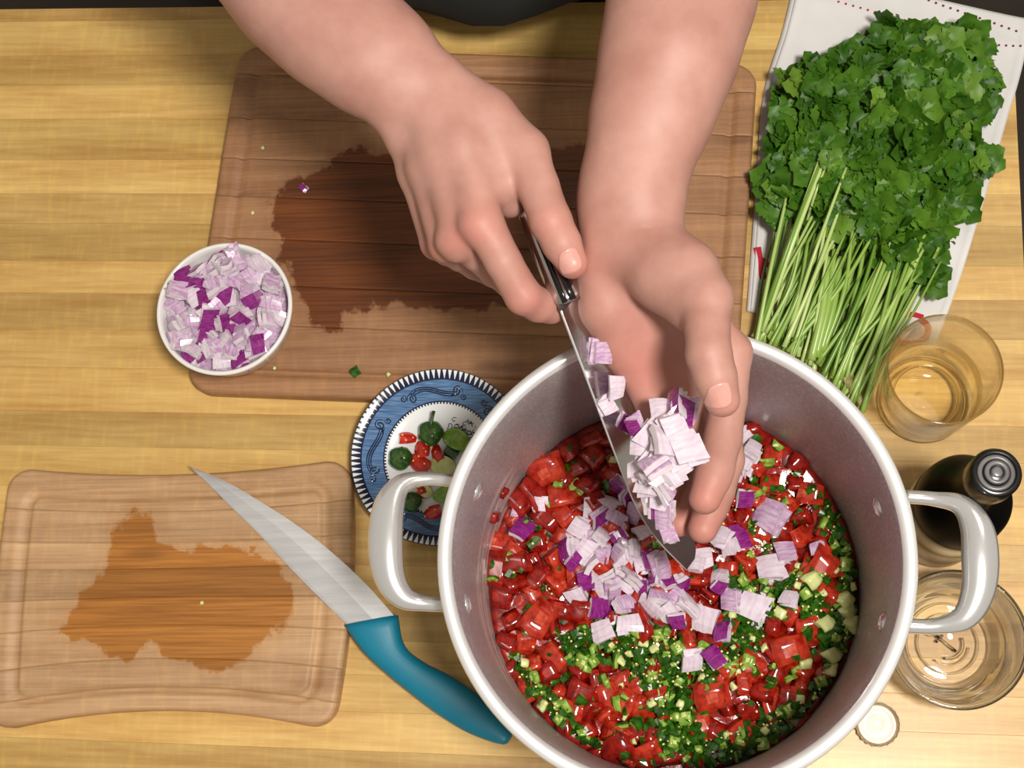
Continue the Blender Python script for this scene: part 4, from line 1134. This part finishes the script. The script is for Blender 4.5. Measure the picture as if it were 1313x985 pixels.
V, Fc = lathe(prof, 96); mesh('wall', V, Fc, M['glass_clear'], gbw, smooth=True)
mesh('rim', *ring_(.0492, .0462, .0019), M['rim_clear'], gbw, smooth=True); mesh('base_ring', *ring_(.0225, .0058, .0008), M['rim_clear'], gbw, smooth=True); mesh('foot_ring', *ring_(.0305, .0052, .0009), M['rim_clear'], gbw, smooth=True)
parts = []
def gt(pts_, r=.0009): parts.append(tube([Vector((x, y, .0054)) for x, y in pts_], [(r, .0005)]*len(pts_), 8))
gt([(-.008, .006), (.006, -.006)], .0012); gt([(-.0085, .001), (-.003, .0065)]); gt([(-.0125+.0035*math.cos(a), .0095+.0035*math.sin(a)) for a in np.linspace(0, 6.2, 14)], .0007)
gt([(.0062+.0115*math.cos(a)-.0062, -.006+.0115*math.sin(a)+.0062) for a in np.linspace(-1.9, .35, 14)], .0011)
gt([(.016*math.cos(a), .016*math.sin(a)) for a in np.linspace(-2.3, -.2, 20)], .0006)
mesh('embossed_anchor', *join(parts), M['rim_clear'], gbw, smooth=True)

# bottle
pc = at(1278, 606, .218); OX, OY = pc.x, pc.y
bt = empty('bottle', (OX, OY, 0), 'dark glass bottle with a black cap and tan label beside the pot', 'bottle')
M['darkglass'] = simple('dark_glass', lin(9, 8, 8), lin(12, 10, 9), .34, 0, 10, spec=.05)
prof = [(0, .002), (.028, .001), (.032, .003), (.0330, .008), (.0330, .108), (.0322, .120), (.0290, .131), (.0230, .142), (.0175, .152), (.0145, .165), (.0138, .190), (.0138, .204), (0, .204)]
V, Fc = lathe(prof, 64); mesh('body', V, Fc, M['darkglass'], bt, smooth=True)
m, nt, b = new_mat('tan_label'); v = coords(nt); sx = N(nt, 'ShaderNodeSeparateXYZ'); nt.links.new(v, sx.inputs[0])
bandf = math_(nt, 'PINGPONG', math_(nt, 'MULTIPLY', sx.outputs[2], 30.0), .5)
nt.links.new(ramp(nt, bandf, [(.0, lin(120, 100, 72)), (.22, lin(186, 164, 128)), (.5, lin(204, 184, 148))]), b.inputs['Base Color']); b.inputs['Roughness'].default_value = .35
V, Fc = lathe([(.0331, .010), (.0334, .0102), (.0334, .0998), (.0331, .100)], 64); mesh('label', V, Fc, m, bt, smooth=True)
V, Fc = lathe([(.0140, .190), (.0162, .1905), (.0164, .193), (.0164, .2150), (.0150, .2180), (.0128, .2186), (.0122, .2176), (.0120, .2166), (.0086, .2164), (.0084, .2186), (.0078, .2190), (0, .2190)], 48)
cp = mesh('cap', V, Fc, M['black'], bt, smooth=True)
bevelled(cp, .0003, 2)
M['greyp'] = simple('grey_plastic', lin(96, 94, 94), lin(120, 118, 118), .3, 0, 30)
V, Fc = lathe([(.0118, .2168), (.0116, .2174), (.0090, .2174), (.0088, .2168)], 48); mesh('cap_ring', V, Fc, M['greyp'], cp, smooth=True)
V, Fc = lathe([(.0078, .2191), (.0074, .2198), (.0050, .2196), (.0046, .2182), (.0038, .2180), (.0034, .2196), (.0026, .2204), (.0012, .2198), (0, .2206)], 40); mesh('stopper', V, Fc, M['greyp'], cp, smooth=True)

# crown cap, liner up
p = at(1125, 929, .004)
cc = empty('crown_cork', (p.x, p.y, 0), 'upturned crown bottle cap with white liner on the table below the pot', 'bottle cap')
V, Fc = lathe([(0, .0002), (.0125, .0002), (.0145, .0018), (.0158, .0042), (.0166, .0060), (.0162, .0062), (.0153, .0044), (.0140, .0022), (.0122, .0009), (0, .0009)], 84)
V = [(x*(1+(.030*math.cos(21*math.atan2(y, x)) if z > .003 else 0)), y*(1+(.030*math.cos(21*math.atan2(y, x)) if z > .003 else 0)), z) for x, y, z in V]
mesh('shell', V, Fc, simple('bronze_tin', lin(150, 130, 100), lin(176, 158, 130), .3, .8, 60), cc, smooth=True)
V, Fc = lathe([(0, .0012), (.0050, .0013), (.0056, .0020), (.0062, .0020), (.0068, .0012), (.0110, .0013), (.0122, .0026), (.0136, .0030), (.0142, .0022)], 60)
mesh('liner', V, Fc, simple('white_liner', lin(232, 226, 214), lin(240, 236, 228), .35, 0, 40), cc, smooth=True)

# crumbs left on the boards
def crumb(px_, py_, z, me, s_, lab, cat, name):
    p = at(px_, py_, z); o = put(me, name, (p.x, p.y, z), Vector((0, 0, 1)), px_*.37, (.1, .1), s_, lab, cat, None)
crumb(337, 190, .0160, PITH[1], .45, 'white crumb near the upper left corner of the large board', 'crumb', 'crumb')
crumb(324, 273, .0160, PITH[3], .40, 'white crumb on the large board above the onion bowl', 'crumb', 'crumb')
crumb(389, 241, .0168, ON_P[0], .55, 'dark purple onion skin scrap lying on the large board', 'onion', 'onion_scrap')
crumb(456, 476, .0158, JAL[2], .8, 'green jalapeno scrap near the front edge of the large board', 'pepper', 'jalapeno_scrap')
crumb(498, 480, .0160, PITH[1], .5, 'white crumb near the front edge of the large board', 'crumb', 'crumb')
crumb(352, 472, .0160, PITH[3], .4, 'white crumb on the large board below the onion bowl', 'crumb', 'crumb')
crumb(259, 773, .0170, PITH[1], .45, 'white crumb in the middle of the small board', 'crumb', 'crumb')
#HANDS
# ------------------------------------------------------------------ the cook: arms and hands as one smooth body
def surface_nets(fn, lo, hi, h, block=8):
    lo = np.array(lo); n = (np.ceil((np.array(hi)-lo)/(h*block)).astype(int))
    big = n*block+1
    S = np.full(big, 1.0, np.float32)
    ci_ = np.stack(np.meshgrid(*[np.arange(k) for k in n], indexing='ij'), -1).reshape(-1, 3)
    cen = lo+(ci_+.5)*block*h
    d = fn(cen)
    act = ci_[np.abs(d) < block*h*1.05]
    for c in ci_[d < -block*h*1.0]:
        a = c*block; S[a[0]:a[0]+block+1, a[1]:a[1]+block+1, a[2]:a[2]+block+1] = -1.0
    g = np.stack(np.meshgrid(*[np.arange(block+1)]*3, indexing='ij'), -1).reshape(-1, 3)
    ids = []
    for k in range(0, len(act), 400):
        idx = (act[k:k+400, None, :]*block+g[None]).reshape(-1, 3)
        v = fn(lo+idx*h); S[idx[:, 0], idx[:, 1], idx[:, 2]] = v
    ins = S < 0
    c8 = [ins[i:big[0]-1+i, j:big[1]-1+j, k:big[2]-1+k] for i in (0, 1) for j in (0, 1) for k in (0, 1)]
    cnt = sum(c.astype(np.int8) for c in c8)
    cells = np.argwhere((cnt > 0) & (cnt < 8))
    vid = np.full(cnt.shape, -1, np.int64); vid[tuple(cells.T)] = np.arange(len(cells))
    acc = np.zeros((len(cells), 3)); num = np.zeros(len(cells))
    corners = np.array([(i, j, k) for i in (0, 1) for j in (0, 1) for k in (0, 1)])
    vals = np.stack([S[tuple((cells+c).T)] for c in corners], 1)
    for a in range(8):
        for b in range(a+1, 8):
            if np.abs(corners[a]-corners[b]).sum() != 1: continue
            va, vb = vals[:, a], vals[:, b]; m_ = (va < 0) != (vb < 0)
            t = np.where(m_, va/(va-vb+1e-20), 0)
            acc += m_[:, None]*(corners[a]+t[:, None]*(corners[b]-corners[a])); num += m_
    P = lo+(cells+acc/num[:, None])*h
    Q = []
    for ax in range(3):
        sl0 = [slice(None)]*3; sl1 = [slice(None)]*3
        sl0[ax] = slice(0, -1); sl1[ax] = slice(1, None)
        e = np.argwhere(ins[tuple(sl0)] != ins[tuple(sl1)])
        o1, o2 = [(1, 2), (2, 0), (0, 1)][ax]
        ok = (e[:, o1] > 0) & (e[:, o2] > 0) & (e[:, o1] < big[o1]-1) & (e[:, o2] < big[o2]-1); e = e[ok]
        def sh(a, b):
            x = e.copy(); x[:, o1] -= a; x[:, o2] -= b; return vid[tuple(x.T)]
        q = np.stack([sh(1, 1), sh(0, 1), sh(0, 0), sh(1, 0)], 1)
        fl = ~ins[tuple(e.T)]
        q[fl] = q[fl][:, ::-1]
        Q.append(q)
    Q = np.concatenate(Q); Q = Q[(Q >= 0).all(1)]
    return P, Q

def cone(a, b, ra, rb):
    a, b = np.array(a), np.array(b); ab = b-a; L2 = ab @ ab
    def f(p):
        t = np.clip(((p-a) @ ab)/L2, 0, 1)
        return np.sqrt(((p-a-t[:, None]*ab)**2).sum(1))-(ra+(rb-ra)*t)
    return f
def smin(d1, d2, k):
    hh = np.clip(k-np.abs(d1-d2), 0, None)/k
    return np.minimum(d1, d2)-hh*hh*hh*k/6
def chain(js, k=.004):
    """js: (px, py, z, r)"""
    P = [(tuple(at(x, y, z)), r) for x, y, z, r in js]
    fs = [cone(P[i][0], P[i+1][0], P[i][1], P[i+1][1]) for i in range(len(P)-1)]
    lo = np.min([np.array(p)-r for p, r in P], 0); hi = np.max([np.array(p)+r for p, r in P], 0)
    def f(p):
        d = fs[0](p)
        for g in fs[1:]: d = smin(d, g(p), k)
        return d
    f.lo, f.hi = lo, hi
    return f
def union(groups):
    """groups: list of (fn, k to what came before)"""
    def f(p):
        d = groups[0][0](p)
        for g, k in groups[1:]: d = smin(d, g(p), k)
        return d
    f.lo = np.min([g.lo for g, k in groups], 0)-.004; f.hi = np.max([g.hi for g, k in groups], 0)+.004
    return f

def W2(p): return np.array(tuple(p))
torso_c = Vector((-.09, .84, 0))
# --- the hand round the knife (at the left of the picture)
shR = Vector((-.33, .90, .54))
def raw(pts):
    P = [np.array(p[:3]) for p in pts]; rr_ = [p[3] for p in pts]
    fs = [cone(P[i], P[i+1], rr_[i], rr_[i+1]) for i in range(len(P)-1)]
    def f(p):
        d = fs[0](p)
        for g in fs[1:]: d = smin(d, g(p), .02)
        return d
    f.lo = np.min([a-r for a, r in zip(P, rr_)], 0); f.hi = np.max([a+r for a, r in zip(P, rr_)], 0)
    return f
elR = at(228, -150, .335)
armR = union([
    (chain([(228, -150, .335, .036), (376, -6, .334, .0345), (425, 42, .334, .0320), (472, 86, .334, .0262), (505, 118, .334, .0215)], .03), 0),
    (chain([(262, -140, .337, .034), (400, -12, .336, .0310), (452, 36, .336, .0290), (500, 70, .336, .0245), (540, 100, .335, .0205)], .03), .016),
    (raw([(*elR, .040), (*((elR+shR)/2), .047), (*shR, .052)]), .03),
    (chain([(524, 112, .334, .022), (552, 140, .331, .020)], .01), .012),
    # back of the hand
    (chain([(556, 108, .335, .0150), (592, 190, .336, .0142), (619, 286, .3335, .0125)], .01), .012),
    (chain([(543, 118, .335, .0150), (566, 200, .333, .0140), (592, 304, .3215, .0118)], .01), .012),
    (chain([(530, 128, .328, .0150), (550, 215, .324, .0132), (573, 314, .304, .0112)], .01), .010),
    (chain([(518, 138, .320, .0145), (537, 220, .310, .0128), (560, 312, .284, .0105)], .01), .010),
    (chain([(560, 160, .320, .018), (590, 235, .312, .016)], .01), .014),
    (chain([(598, 150, .328, .0165), (642, 236, .3250, .0135)], .01), .014),
    (chain([(636, 215, .322, .0130), (654, 262, .314, .0085)], .01), .016),
    (chain([(609, 288, .3365, .0095), (616, 298, .3350, .0090)], .01), .010),
    (chain([(578, 310, .3200, .0092), (585, 318, .3170, .0088)], .01), .012),
    (chain([(490, 112, .332, .0150), (520, 175, .322, .0130)], .01), .012),
    # thumb ball and thumb
    (chain([(566, 112, .330, .0185), (622, 152, .327, .0185), (672, 196, .327, .0155)], .01), .012),
    (chain([(600, 190, .320, .017), (645, 215, .318, .0135)], .01), .010),
    (chain([(672, 196, .327, .0153), (690, 240, .331, .0128), (706, 284, .333, .0128), (720, 312, .331, .0118), (734, 338, .327, .0095)], .004), .006),
    # fingers
    (chain([(619, 286, .3335, .0128), (645, 335, .328, .0112), (671, 380, .316, .0114), (690, 391, .302, .0106), (706, 394, .292, .0102), (722, 384, .276, .0088)], .003), .004),
    (chain([(592, 304, .3215, .0122), (612, 324, .304, .0112), (636, 345, .282, .0113), (655, 362, .264, .0104), (672, 368, .254, .0102), (692, 372, .262, .0088)], .003), .003),
    (chain([(573, 314, .304, .0116), (590, 326, .283, .0106), (610, 338, .256, .0106), (634, 350, .240, .0098), (664, 352, .246, .0085)], .003), .003),
    (chain([(560, 312, .284, .0108), (574, 322, .262, .0095), (590, 330, .237, .0096), (612, 338, .222, .0088), (640, 338, .230, .0075)], .003), .003),
])
# --- the open hand with onion (at the right of the picture)
elL = at(925, -190, .335); shL = Vector((.13, .92, .54))
armL = union([
    (chain([(895, -190, .335, .038), (860, 0, .330, .0350), (845, 76, .328, .0330), (822, 152, .325, .0272), (802, 228, .322, .0222), (792, 272, .320, .0196), (790, 308, .318, .0190)], .03), 0),
    (chain([(945, -190, .335, .037), (890, 0, .330, .0340), (869, 76, .328, .0320), (848, 152, .325, .0268), (824, 228, .322, .0218), (822, 272, .321, .0200), (828, 308, .320, .0190)], .03), .016),
    (raw([(*elL, .040), (*((elL+shL)/2), .047), (*shL, .052)]), .03),
    (chain([(781, 190, .3405, .0040), (771, 250, .3365, .0040), (764, 312, .3280, .0040)], .01), .007),
    (chain([(800, 200, .3450, .0038), (795, 255, .3385, .0038), (793, 300, .3340, .0034)], .01), .007),
    # palm
    (chain([(783, 322, .314, .0168), (800, 400, .292, .0150), (816, 470, .270, .0125), (838, 520, .258, .0112)], .01), .012),
    (chain([(770, 340, .310, .0150), (776, 395, .298, .0150), (798, 450, .278, .0125)], .01), .010),
    (chain([(800, 325, .312, .0165), (838, 430, .278, .0135), (872, 514, .252, .0118)], .01), .012),
    (chain([(815, 325, .310, .0165), (868, 420, .276, .0138), (908, 488, .256, .0122)], .01), .012),
    (chain([(832, 325, .312, .0165), (892, 400, .288, .0140), (938, 452, .272, .0126)], .01), .012),
    # thumb ball, thumb
    (chain([(828, 330, .322, .0205), (856, 352, .328, .0218), (892, 388, .338, .0185)], .01), .014),
    (chain([(846, 322, .325, .0185), (882, 348, .338, .0170), (906, 384, .348, .0152)], .01), .012),
    (chain([(904, 384, .348, .0150), (907, 420, .353, .0127), (909, 455, .355, .0129), (917, 483, .352, .0122), (926, 512, .346, .0104)], .004), .006),
    # fingers
    (chain([(938, 452, .272, .0128), (934, 510, .268, .0116), (927, 562, .266, .0117), (918, 600, .272, .0112), (914, 612, .273, .0112), (904, 639, .274, .0100)], .004), .005),
    (chain([(908, 488, .256, .0126), (927, 545, .240, .0116), (931, 590, .230, .0116), (920, 630, .228, .0109), (913, 648, .229, .0108), (901, 678, .231, .0096)], .004), .002),
    (chain([(872, 514, .252, .0122), (895, 560, .228, .0110), (906, 602, .212, .0108), (893, 640, .210, .0102), (886, 652, .211, .0100), (871, 671, .214, .0090)], .004), .002),
    (chain([(838, 520, .258, .0114), (858, 560, .236, .0100), (868, 592, .218, .0096), (861, 622, .214, .0090), (852, 642, .217, .0078)], .004), .002),
])
def crease(f, items):
    """fine wrinkle grooves: (px,py,z of joint, along px,py,z, offsets, depth, radius)"""
    I = []
    for j, q, offs, dep, rad in items:
        a = W2(at(*j)); t = W2(at(*q))-a; t /= np.linalg.norm(t); I.append((a, t, offs, dep, rad))
    def g(p):
        d = f(p)
        for a, t, offs, dep, rad in I:
            near = ((p-a)**2).sum(1) < rad*rad
            if not near.any(): continue
            s = (p[near]-a) @ t; wv = np.zeros(len(s))
            for o in offs: wv += np.exp(-((s-o)/.0008)**2)
            d[near] += dep*wv*np.clip(1-((p[near]-a)**2).sum(1)/rad**2, 0, 1)
        return d
    g.lo, g.hi = f.lo, f.hi
    return g
armR = crease(armR, [((706, 284, .345), (720, 312, .345), (-.0045, -.002, .0008, .003), .0006, .017), ((671, 380, .327), (690, 391, .315), (-.002, .001), .0004, .014)])
armL = crease(armL, [((909, 455, .367), (917, 483, .366), (-.003, 0, .0025), .0005, .017), ((802, 300, .338), (806, 330, .336), (0.0, .004), .0005, .032), ((918, 606, .282), (904, 639, .284), (0,), .0005, .014)])
cook = empty('person', (torso_c.x, torso_c.y, -.75), 'person in a dark shirt tipping chopped onion from knife and palm into the pot', 'person')
CK = np.array(tuple(cook.location))
BV, BF = [], []; off = 0
for fn in (armR, armL):
    P, Q = surface_nets(fn, fn.lo, fn.hi, .0016)
    BV.append(P); BF.append(Q+off); off += len(P)
# hidden trunk and neck inside the shirt
bel = at(602, 37, .08); BE = bel.y; ED = at(600, 5, 0).y
def lean(z): return .13+.012+float(np.interp(z, [-.4, .0, .03, .08, .13, .3, .7], [ED+.02, ED+.004, ED-.010, BE, BE+.006, BE+.10, BE+.30]))
tv, tf_ = lathe([(0, .05), (.10, .06), (.105, .30), (.10, .55), (.07, .66), (.056, .70), (.054, .76), (0, .78)], 32)
tv = np.array([(x*1.15+bel.x+.03, y*.7+lean(z), z) for x, y, z in tv])
BVa = np.concatenate(BV); nb = len(BVa)
allV = np.concatenate([BVa, tv])-CK
me = bpy.data.meshes.new('body')
nq = sum(len(q) for q in BF)
me.from_pydata(allV.tolist(), [], np.concatenate(BF).tolist()+[tuple(i+nb for i in f) for f in tf_])
me.polygons.foreach_set('use_smooth', [True]*len(me.polygons))
# redder knuckles, tips and palm
red = np.zeros(len(allV), np.float32)
for (x, y, z, s_, a) in ((612, 292, .345, .016, .8), (585, 312, .33, .013, .7), (565, 322, .31, .012, .8), (552, 322, .29, .012, .7), (671, 385, .32, .014, .8), (706, 285, .345, .012, .7), (736, 345, .335, .012, .9), (640, 350, .285, .014, .7), (690, 400, .30, .014, .7),
                       (800, 430, .29, .030, .55), (830, 490, .275, .028, .75), (905, 640, .28, .016, .9), (900, 680, .235, .016, .95), (870, 672, .215, .016, .95), (926, 525, .35, .014, .7), (945, 420, .28, .02, .4), (775, 330, .32, .02, .5), (690, 230, .33, .014, .35), (880, 420, .33, .018, .3)):
    c0 = W2(at(x, y, z)); red += a*np.exp(-((allV+CK-c0)**2).sum(1)/s_**2).astype(np.float32)
at_ = me.attributes.new('red', 'FLOAT', 'POINT'); at_.data.foreach_set('value', np.clip(red, 0, 1))
m, nt, b = new_mat('skin'); v = coords(nt)
base = ramp(nt, noise_(nt, v, 26, 4, .6), [(.30, lin(172, 124, 111)), (.70, lin(192, 147, 134))])
ra = N(nt, 'ShaderNodeAttribute', attribute_name='red')
c = mixc(nt, math_(nt, 'MULTIPLY', ra.outputs['Fac'], .42), base, lin(196, 110, 100))
mo = N(nt, 'ShaderNodeTexVoronoi'); mo.inputs['Scale'].default_value = 15; nt.links.new(v, mo.inputs['Vector'])
mole = N(nt, 'ShaderNodeMapRange'); mole.inputs['From Min'].default_value = .050; mole.inputs['From Max'].default_value = .025; nt.links.new(mo.outputs['Distance'], mole.inputs['Value'])
c = mixc(nt, math_(nt, 'MULTIPLY', mole.outputs[0], .5), c, lin(120, 66, 48))
nt.links.new(c, b.inputs['Base Color']); b.inputs['Roughness'].default_value = .50; b.inputs['Specular IOR Level'].default_value = .35
b.inputs['Subsurface Weight'].default_value = .25; b.inputs['Subsurface Radius'].default_value = (1, .35, .2); b.inputs['Subsurface Scale'].default_value = .006
bump(nt, b, math_(nt, 'ADD', noise_(nt, v, 900, 2), math_(nt, 'MULTIPLY', noise_(nt, v, 240, 3), .7)), .16, .0005)
me.materials.append(m); me.update()
body = link(bpy.data.objects.new('body', me), cook)
sm_ = body.modifiers.new('smooth', 'SMOOTH'); sm_.iterations = 3; sm_.factor = .5
# nails of the two thumbs
M['nail'] = simple('fingernail', lin(204, 144, 134), lin(216, 162, 152), .25, 0, 90, .1)
def nail(fn, c_px, dir_px, up, L, Wd):
    """curved plate lying on the skin"""
    c0 = W2(at(*c_px)); t = W2(at(*dir_px))-c0; t /= np.linalg.norm(t); u = np.array(up, float); u /= np.linalg.norm(u)
    s = np.cross(t, u); s /= np.linalg.norm(s); u = np.cross(s, t)
    n1, n2 = 10, 10; pts_ = []
    for i in range(n1+1):
        for j in range(n2+1):
            a, q = i/n1*2-1, j/n2*2-1
            xx, yy = a*(1-.22*q*q), q*(1-.16*a*a)
            pts_.append(c0+t*xx*L/2*1.05+s*yy*Wd/2*1.05+u*.012)
    Pn = np.array(pts_)
    for _ in range(60): Pn -= u*np.clip(fn(Pn)-.00035, -.003, .003)[:, None]*.8
    V = [tuple(p-CK) for p in Pn]+[tuple(p-u*.0006-CK) for p in Pn]; k = n2+1; o = len(Pn); Fc = []
    for i in range(n1):
        for j in range(n2):
            Fc += [(i*k+j, (i+1)*k+j, (i+1)*k+j+1, i*k+j+1), (o+i*k+j, o+i*k+j+1, o+(i+1)*k+j+1, o+(i+1)*k+j)]
    ring = [i*k for i in range(n1)]+[n1*k+j for j in range(n2)]+[i*k+n2 for i in range(n1, 0, -1)]+[j for j in range(n2, 0, -1)]
    Fc += [(ring[q], o+ring[q], o+ring[(q+1) % len(ring)], ring[(q+1) % len(ring)]) for q in range(len(ring))]
    return mesh('fingernail', V, Fc, M['nail'], cook, smooth=True)
nail(armR, (735, 333, .340), (741, 347, .338), (.25, .15, 1), .0140, .0118)
nail(armL, (927, 508, .360), (931, 524, .357), (.30, .1, 1), .0145, .0122)
# shirt: trunk with short sleeves
M['shirt'] = simple('dark_green_cotton', lin(18, 24, 24), lin(30, 36, 35), .85, 0, 9, bmp=.3, bscale=700)
sv_, sf_ = [], []
ns = 64; zs = np.linspace(-.35, .66, 34)
for z in zs:
    t = (z+.35)/1.01
    rx = .245+.02*math.sin(t*3)-.06*max(0, t-.85)/.15; ry = .13+.012*math.sin(t*5+1)-.05*max(0, t-.85)/.15
    for k in range(ns):
        a = 2*math.pi*k/ns; fr = max(0, -math.sin(a))
        wr = .006*math.sin(a*7+z*9)+.004*math.sin(a*13-z*17)
        x, y = (rx+wr)*math.cos(a), (ry+wr)*math.sin(a)
        yy = y+lean(z)
        sv_.append((x+bel.x+.055, yy+.10*x, z))
for i in range(len(zs)-1):
    for k in range(ns): sf_.append((i*ns+k, i*ns+(k+1) % ns, (i+1)*ns+(k+1) % ns, (i+1)*ns+k))
sf_.append(tuple(range(ns))[::-1]); sf_.append(tuple(range((len(zs)-1)*ns, len(zs)*ns)))
parts = [(sv_, sf_)]
for el, sh in ((elR, shR), (elL, shL)):
    e2 = el.lerp(sh, .45); parts.append(tube([e2, el.lerp(sh, .7), sh, sh.lerp(Vector((bel.x, lean(.58), .57)), .35), sh.lerp(Vector((bel.x, lean(.58), .57)), .8)], [.060, .066, .082, .086, .080], 28))
V, Fc = join(parts); V = [Vector(q)-Vector(CK) for q in V]
tag(mesh('shirt', V, Fc, M['shirt'], cook, smooth=True), 'dark greenish black shirt')

M['steel_dark'] = simple('dark_steel', lin(120, 118, 118), lin(140, 138, 138), .3, 1.0, 20)
# ------------------------------------------------------------------ the knife in the hand
hk = empty('chef_knife', (0, 0, 0), 'steel chef knife with black handle held over the pot in the hand', 'knife')
spn = [Vector(at(x, y, z)) for x, y, z in ((717, 392, .306), (752, 484, .2800), (788, 580, .2480), (815, 648, .2200), (843, 692, .1950), (880, 731, .1700))]
sp = spline([tuple(p) for p in spn], 40)
ax = Vector(sp[20]-sp[0]).normalized()
dn = Vector((.80, .20, -.42)); dn = (dn-ax*ax.dot(dn)).normalized(); nr_ = ax.cross(dn).normalized()
if nr_.z < 0: nr_ = -nr_
V, Fc = [], []
for i, p in enumerate(sp):
    t = i/39; wd_ = .040*(1-.15*t)*math.sqrt(max(0, 1-max(0, (t-.35)/.65)**2.2))+.0003
    p = Vector(p); th = .0015*(1-.5*t)
    for s, f in ((0, 1), (0, -1), (.12, .95), (.12, -.95), (.85, .35), (.85, -.35), (1, .06), (1, -.06)): V.append(p+dn*wd_*s+nr_*th*f)
for i in range(39):
    for a, b_ in ((1, 0), (0, 2), (2, 4), (4, 6), (6, 7), (7, 5), (5, 3), (3, 1)): Fc.append((i*8+a, i*8+b_, i*8+8+b_, i*8+8+a))
Fc.append((0, 1, 3, 5, 7, 6, 4, 2))
M['mirror_steel'] = simple('mirror_steel', lin(214, 210, 210), lin(200, 196, 196), .14, 1.0, 30)
mesh('blade', V, Fc, M['mirror_steel'], hk)
mesh('spine', *tube([Vector(p)+nr_*.0003 for p in sp], [.0011*(1-.5*i/39) for i in range(40)], 8), M['blade'], hk, smooth=True)  # paler steel strip added to brighten the glint along the spine
# handle: oval section along the axis, back into the fist
h0 = spn[0]+dn*.0085; hax = (Vector(at(717, 392, .306))-Vector(at(664, 262, .312))).normalized()
L = .118; sec = []
V, Fc = [], []; S = 18
for i in range(25):
    t = i/24; c = h0-hax*(L*t); w_ = .0105+.0018*math.sin(t*math.pi*1.6+.3)+(.0012 if t > .85 else 0); h_ = .0082-.001*math.sin(t*3.14)
    if i in (0, 24): w_ *= .85; h_ *= .8
    for k in range(S):
        a = 2*math.pi*k/S; V.append(c+dn*(w_*math.cos(a))+nr_*(h_*math.sin(a)))
for i in range(24):
    for k in range(S): Fc.append((i*S+k, i*S+(k+1) % S, i*S+S+(k+1) % S, i*S+S+k))
Fc += [tuple(range(S))[::-1], tuple(range(24*S, 25*S))]
hh_ = mesh('handle', V, Fc, M['mirror_steel'], hk, smooth=True)
# polished tang strip running along the upper side of the handle, and the bolster
P = [h0-hax*(L*.95*t)+nr_*(.0080-.001*math.sin(t*3.14))-dn*.0012 for t in np.linspace(.01, 1, 16)]
for q_, wq in ((-.0016, .0022), (-.0068, .0020)):
    Pq = [h0-hax*(L*.95*t)+nr_*((.0081-.001*math.sin(t*3.14))*math.sqrt(max(.1, 1-(q_/.0115)**2)))+dn*q_ for t in np.linspace(.02, 1, 16)]
    tag(mesh('inlay', *tube(Pq, [(wq, .0010)]*16, 10, up=nr_-dn*(.9 if q_ < -.005 else .15)), M['black'], hk, smooth=True), 'black handle inlay')
P = [spn[0]-hax*.0012+dn*.0088, spn[0]+dn*.0092, spn[0]+hax*.0012+dn*.0098]
mesh('bolster', *tube(P, [(.0108, .0062), (.0112, .0050), (.0112, .0022)], 18, up=nr_), M['steel_dark'], hk, smooth=True)

# onion held in the palm and sliding down the blade
PALM = [(862, 520, .302, 1, 1.2), (848, 543, .300, 0, 1.1), (878, 528, .300, 1, 1.3), (880, 574, .304, 0, 1.72), (846, 588, .298, 0, 1.4), (862, 606, .296, 0, 1.3), (834, 560, .296, 0, 1.2), (814, 549, .292, 1, 1.0), (832, 622, .282, 0, 1.1), (845, 640, .272, 0, 1.1), (852, 616, .290, 0, 1.3), (820, 598, .286, 0, 1.0), (868, 552, .306, 0, 1.3), (835, 590, .300, 0, 1.3), (822, 574, .292, 0, 1.1), (848, 662, .262, 0, 1.1), (838, 648, .262, 1, .9), (856, 566, .304, 0, 1.5), (868, 596, .298, 0, 1.3), (846, 522, .298, 0, 1.0), (830, 606, .286, 0, 1.1), (854, 676, .250, 0, 1.0)]
rq = random.Random(3)
for i, (x, y, z, pu, s_) in enumerate(PALM):
    put(rq.choice(ON_P if pu else ON_T), 'onion_piece', tuple(at(x, y, z)), Vector((-.1, -.15, 1)).normalized(), rq.uniform(0, 6.28), (rq.gauss(0, .5), rq.gauss(0, .5)) if s_ < 1.7 else (.15, -.25), s_*1.05,
        'purple skinned diced onion piece cupped in the open palm' if pu else ('largest flat white onion piece on top of the palmful' if s_ > 1.7 else 'pale diced onion piece cupped in the open palm'+(', nearest the wrist' if y < 565 else ', nearest the fingertips' if y > 615 else ', mid pile')), 'onion', None if s_ > 1.7 else 'diced onion in the palm')
for (x, y, z, pu, s_, lab) in ((774, 452, .292, 0, 1.1, 'uppermost diced onion piece clinging to the held knife blade'), (792, 497, .277, 0, 1.0, 'long onion sliver clinging to the knife blade beside the palm'), (779, 521, .270, 0, .9, 'lowest onion piece clinging to the held knife blade'), (806, 545, .268, 1, 1.0, 'purple skinned onion piece sliding off the blade next to the palmful')):
    put(rq.choice(ON_P if pu else ON_W), 'onion_piece', tuple(at(x, y, z)), nr_, rq.uniform(0, 6.28), (.1, .1), s_, lab, 'onion', 'diced onion sliding down the blade')
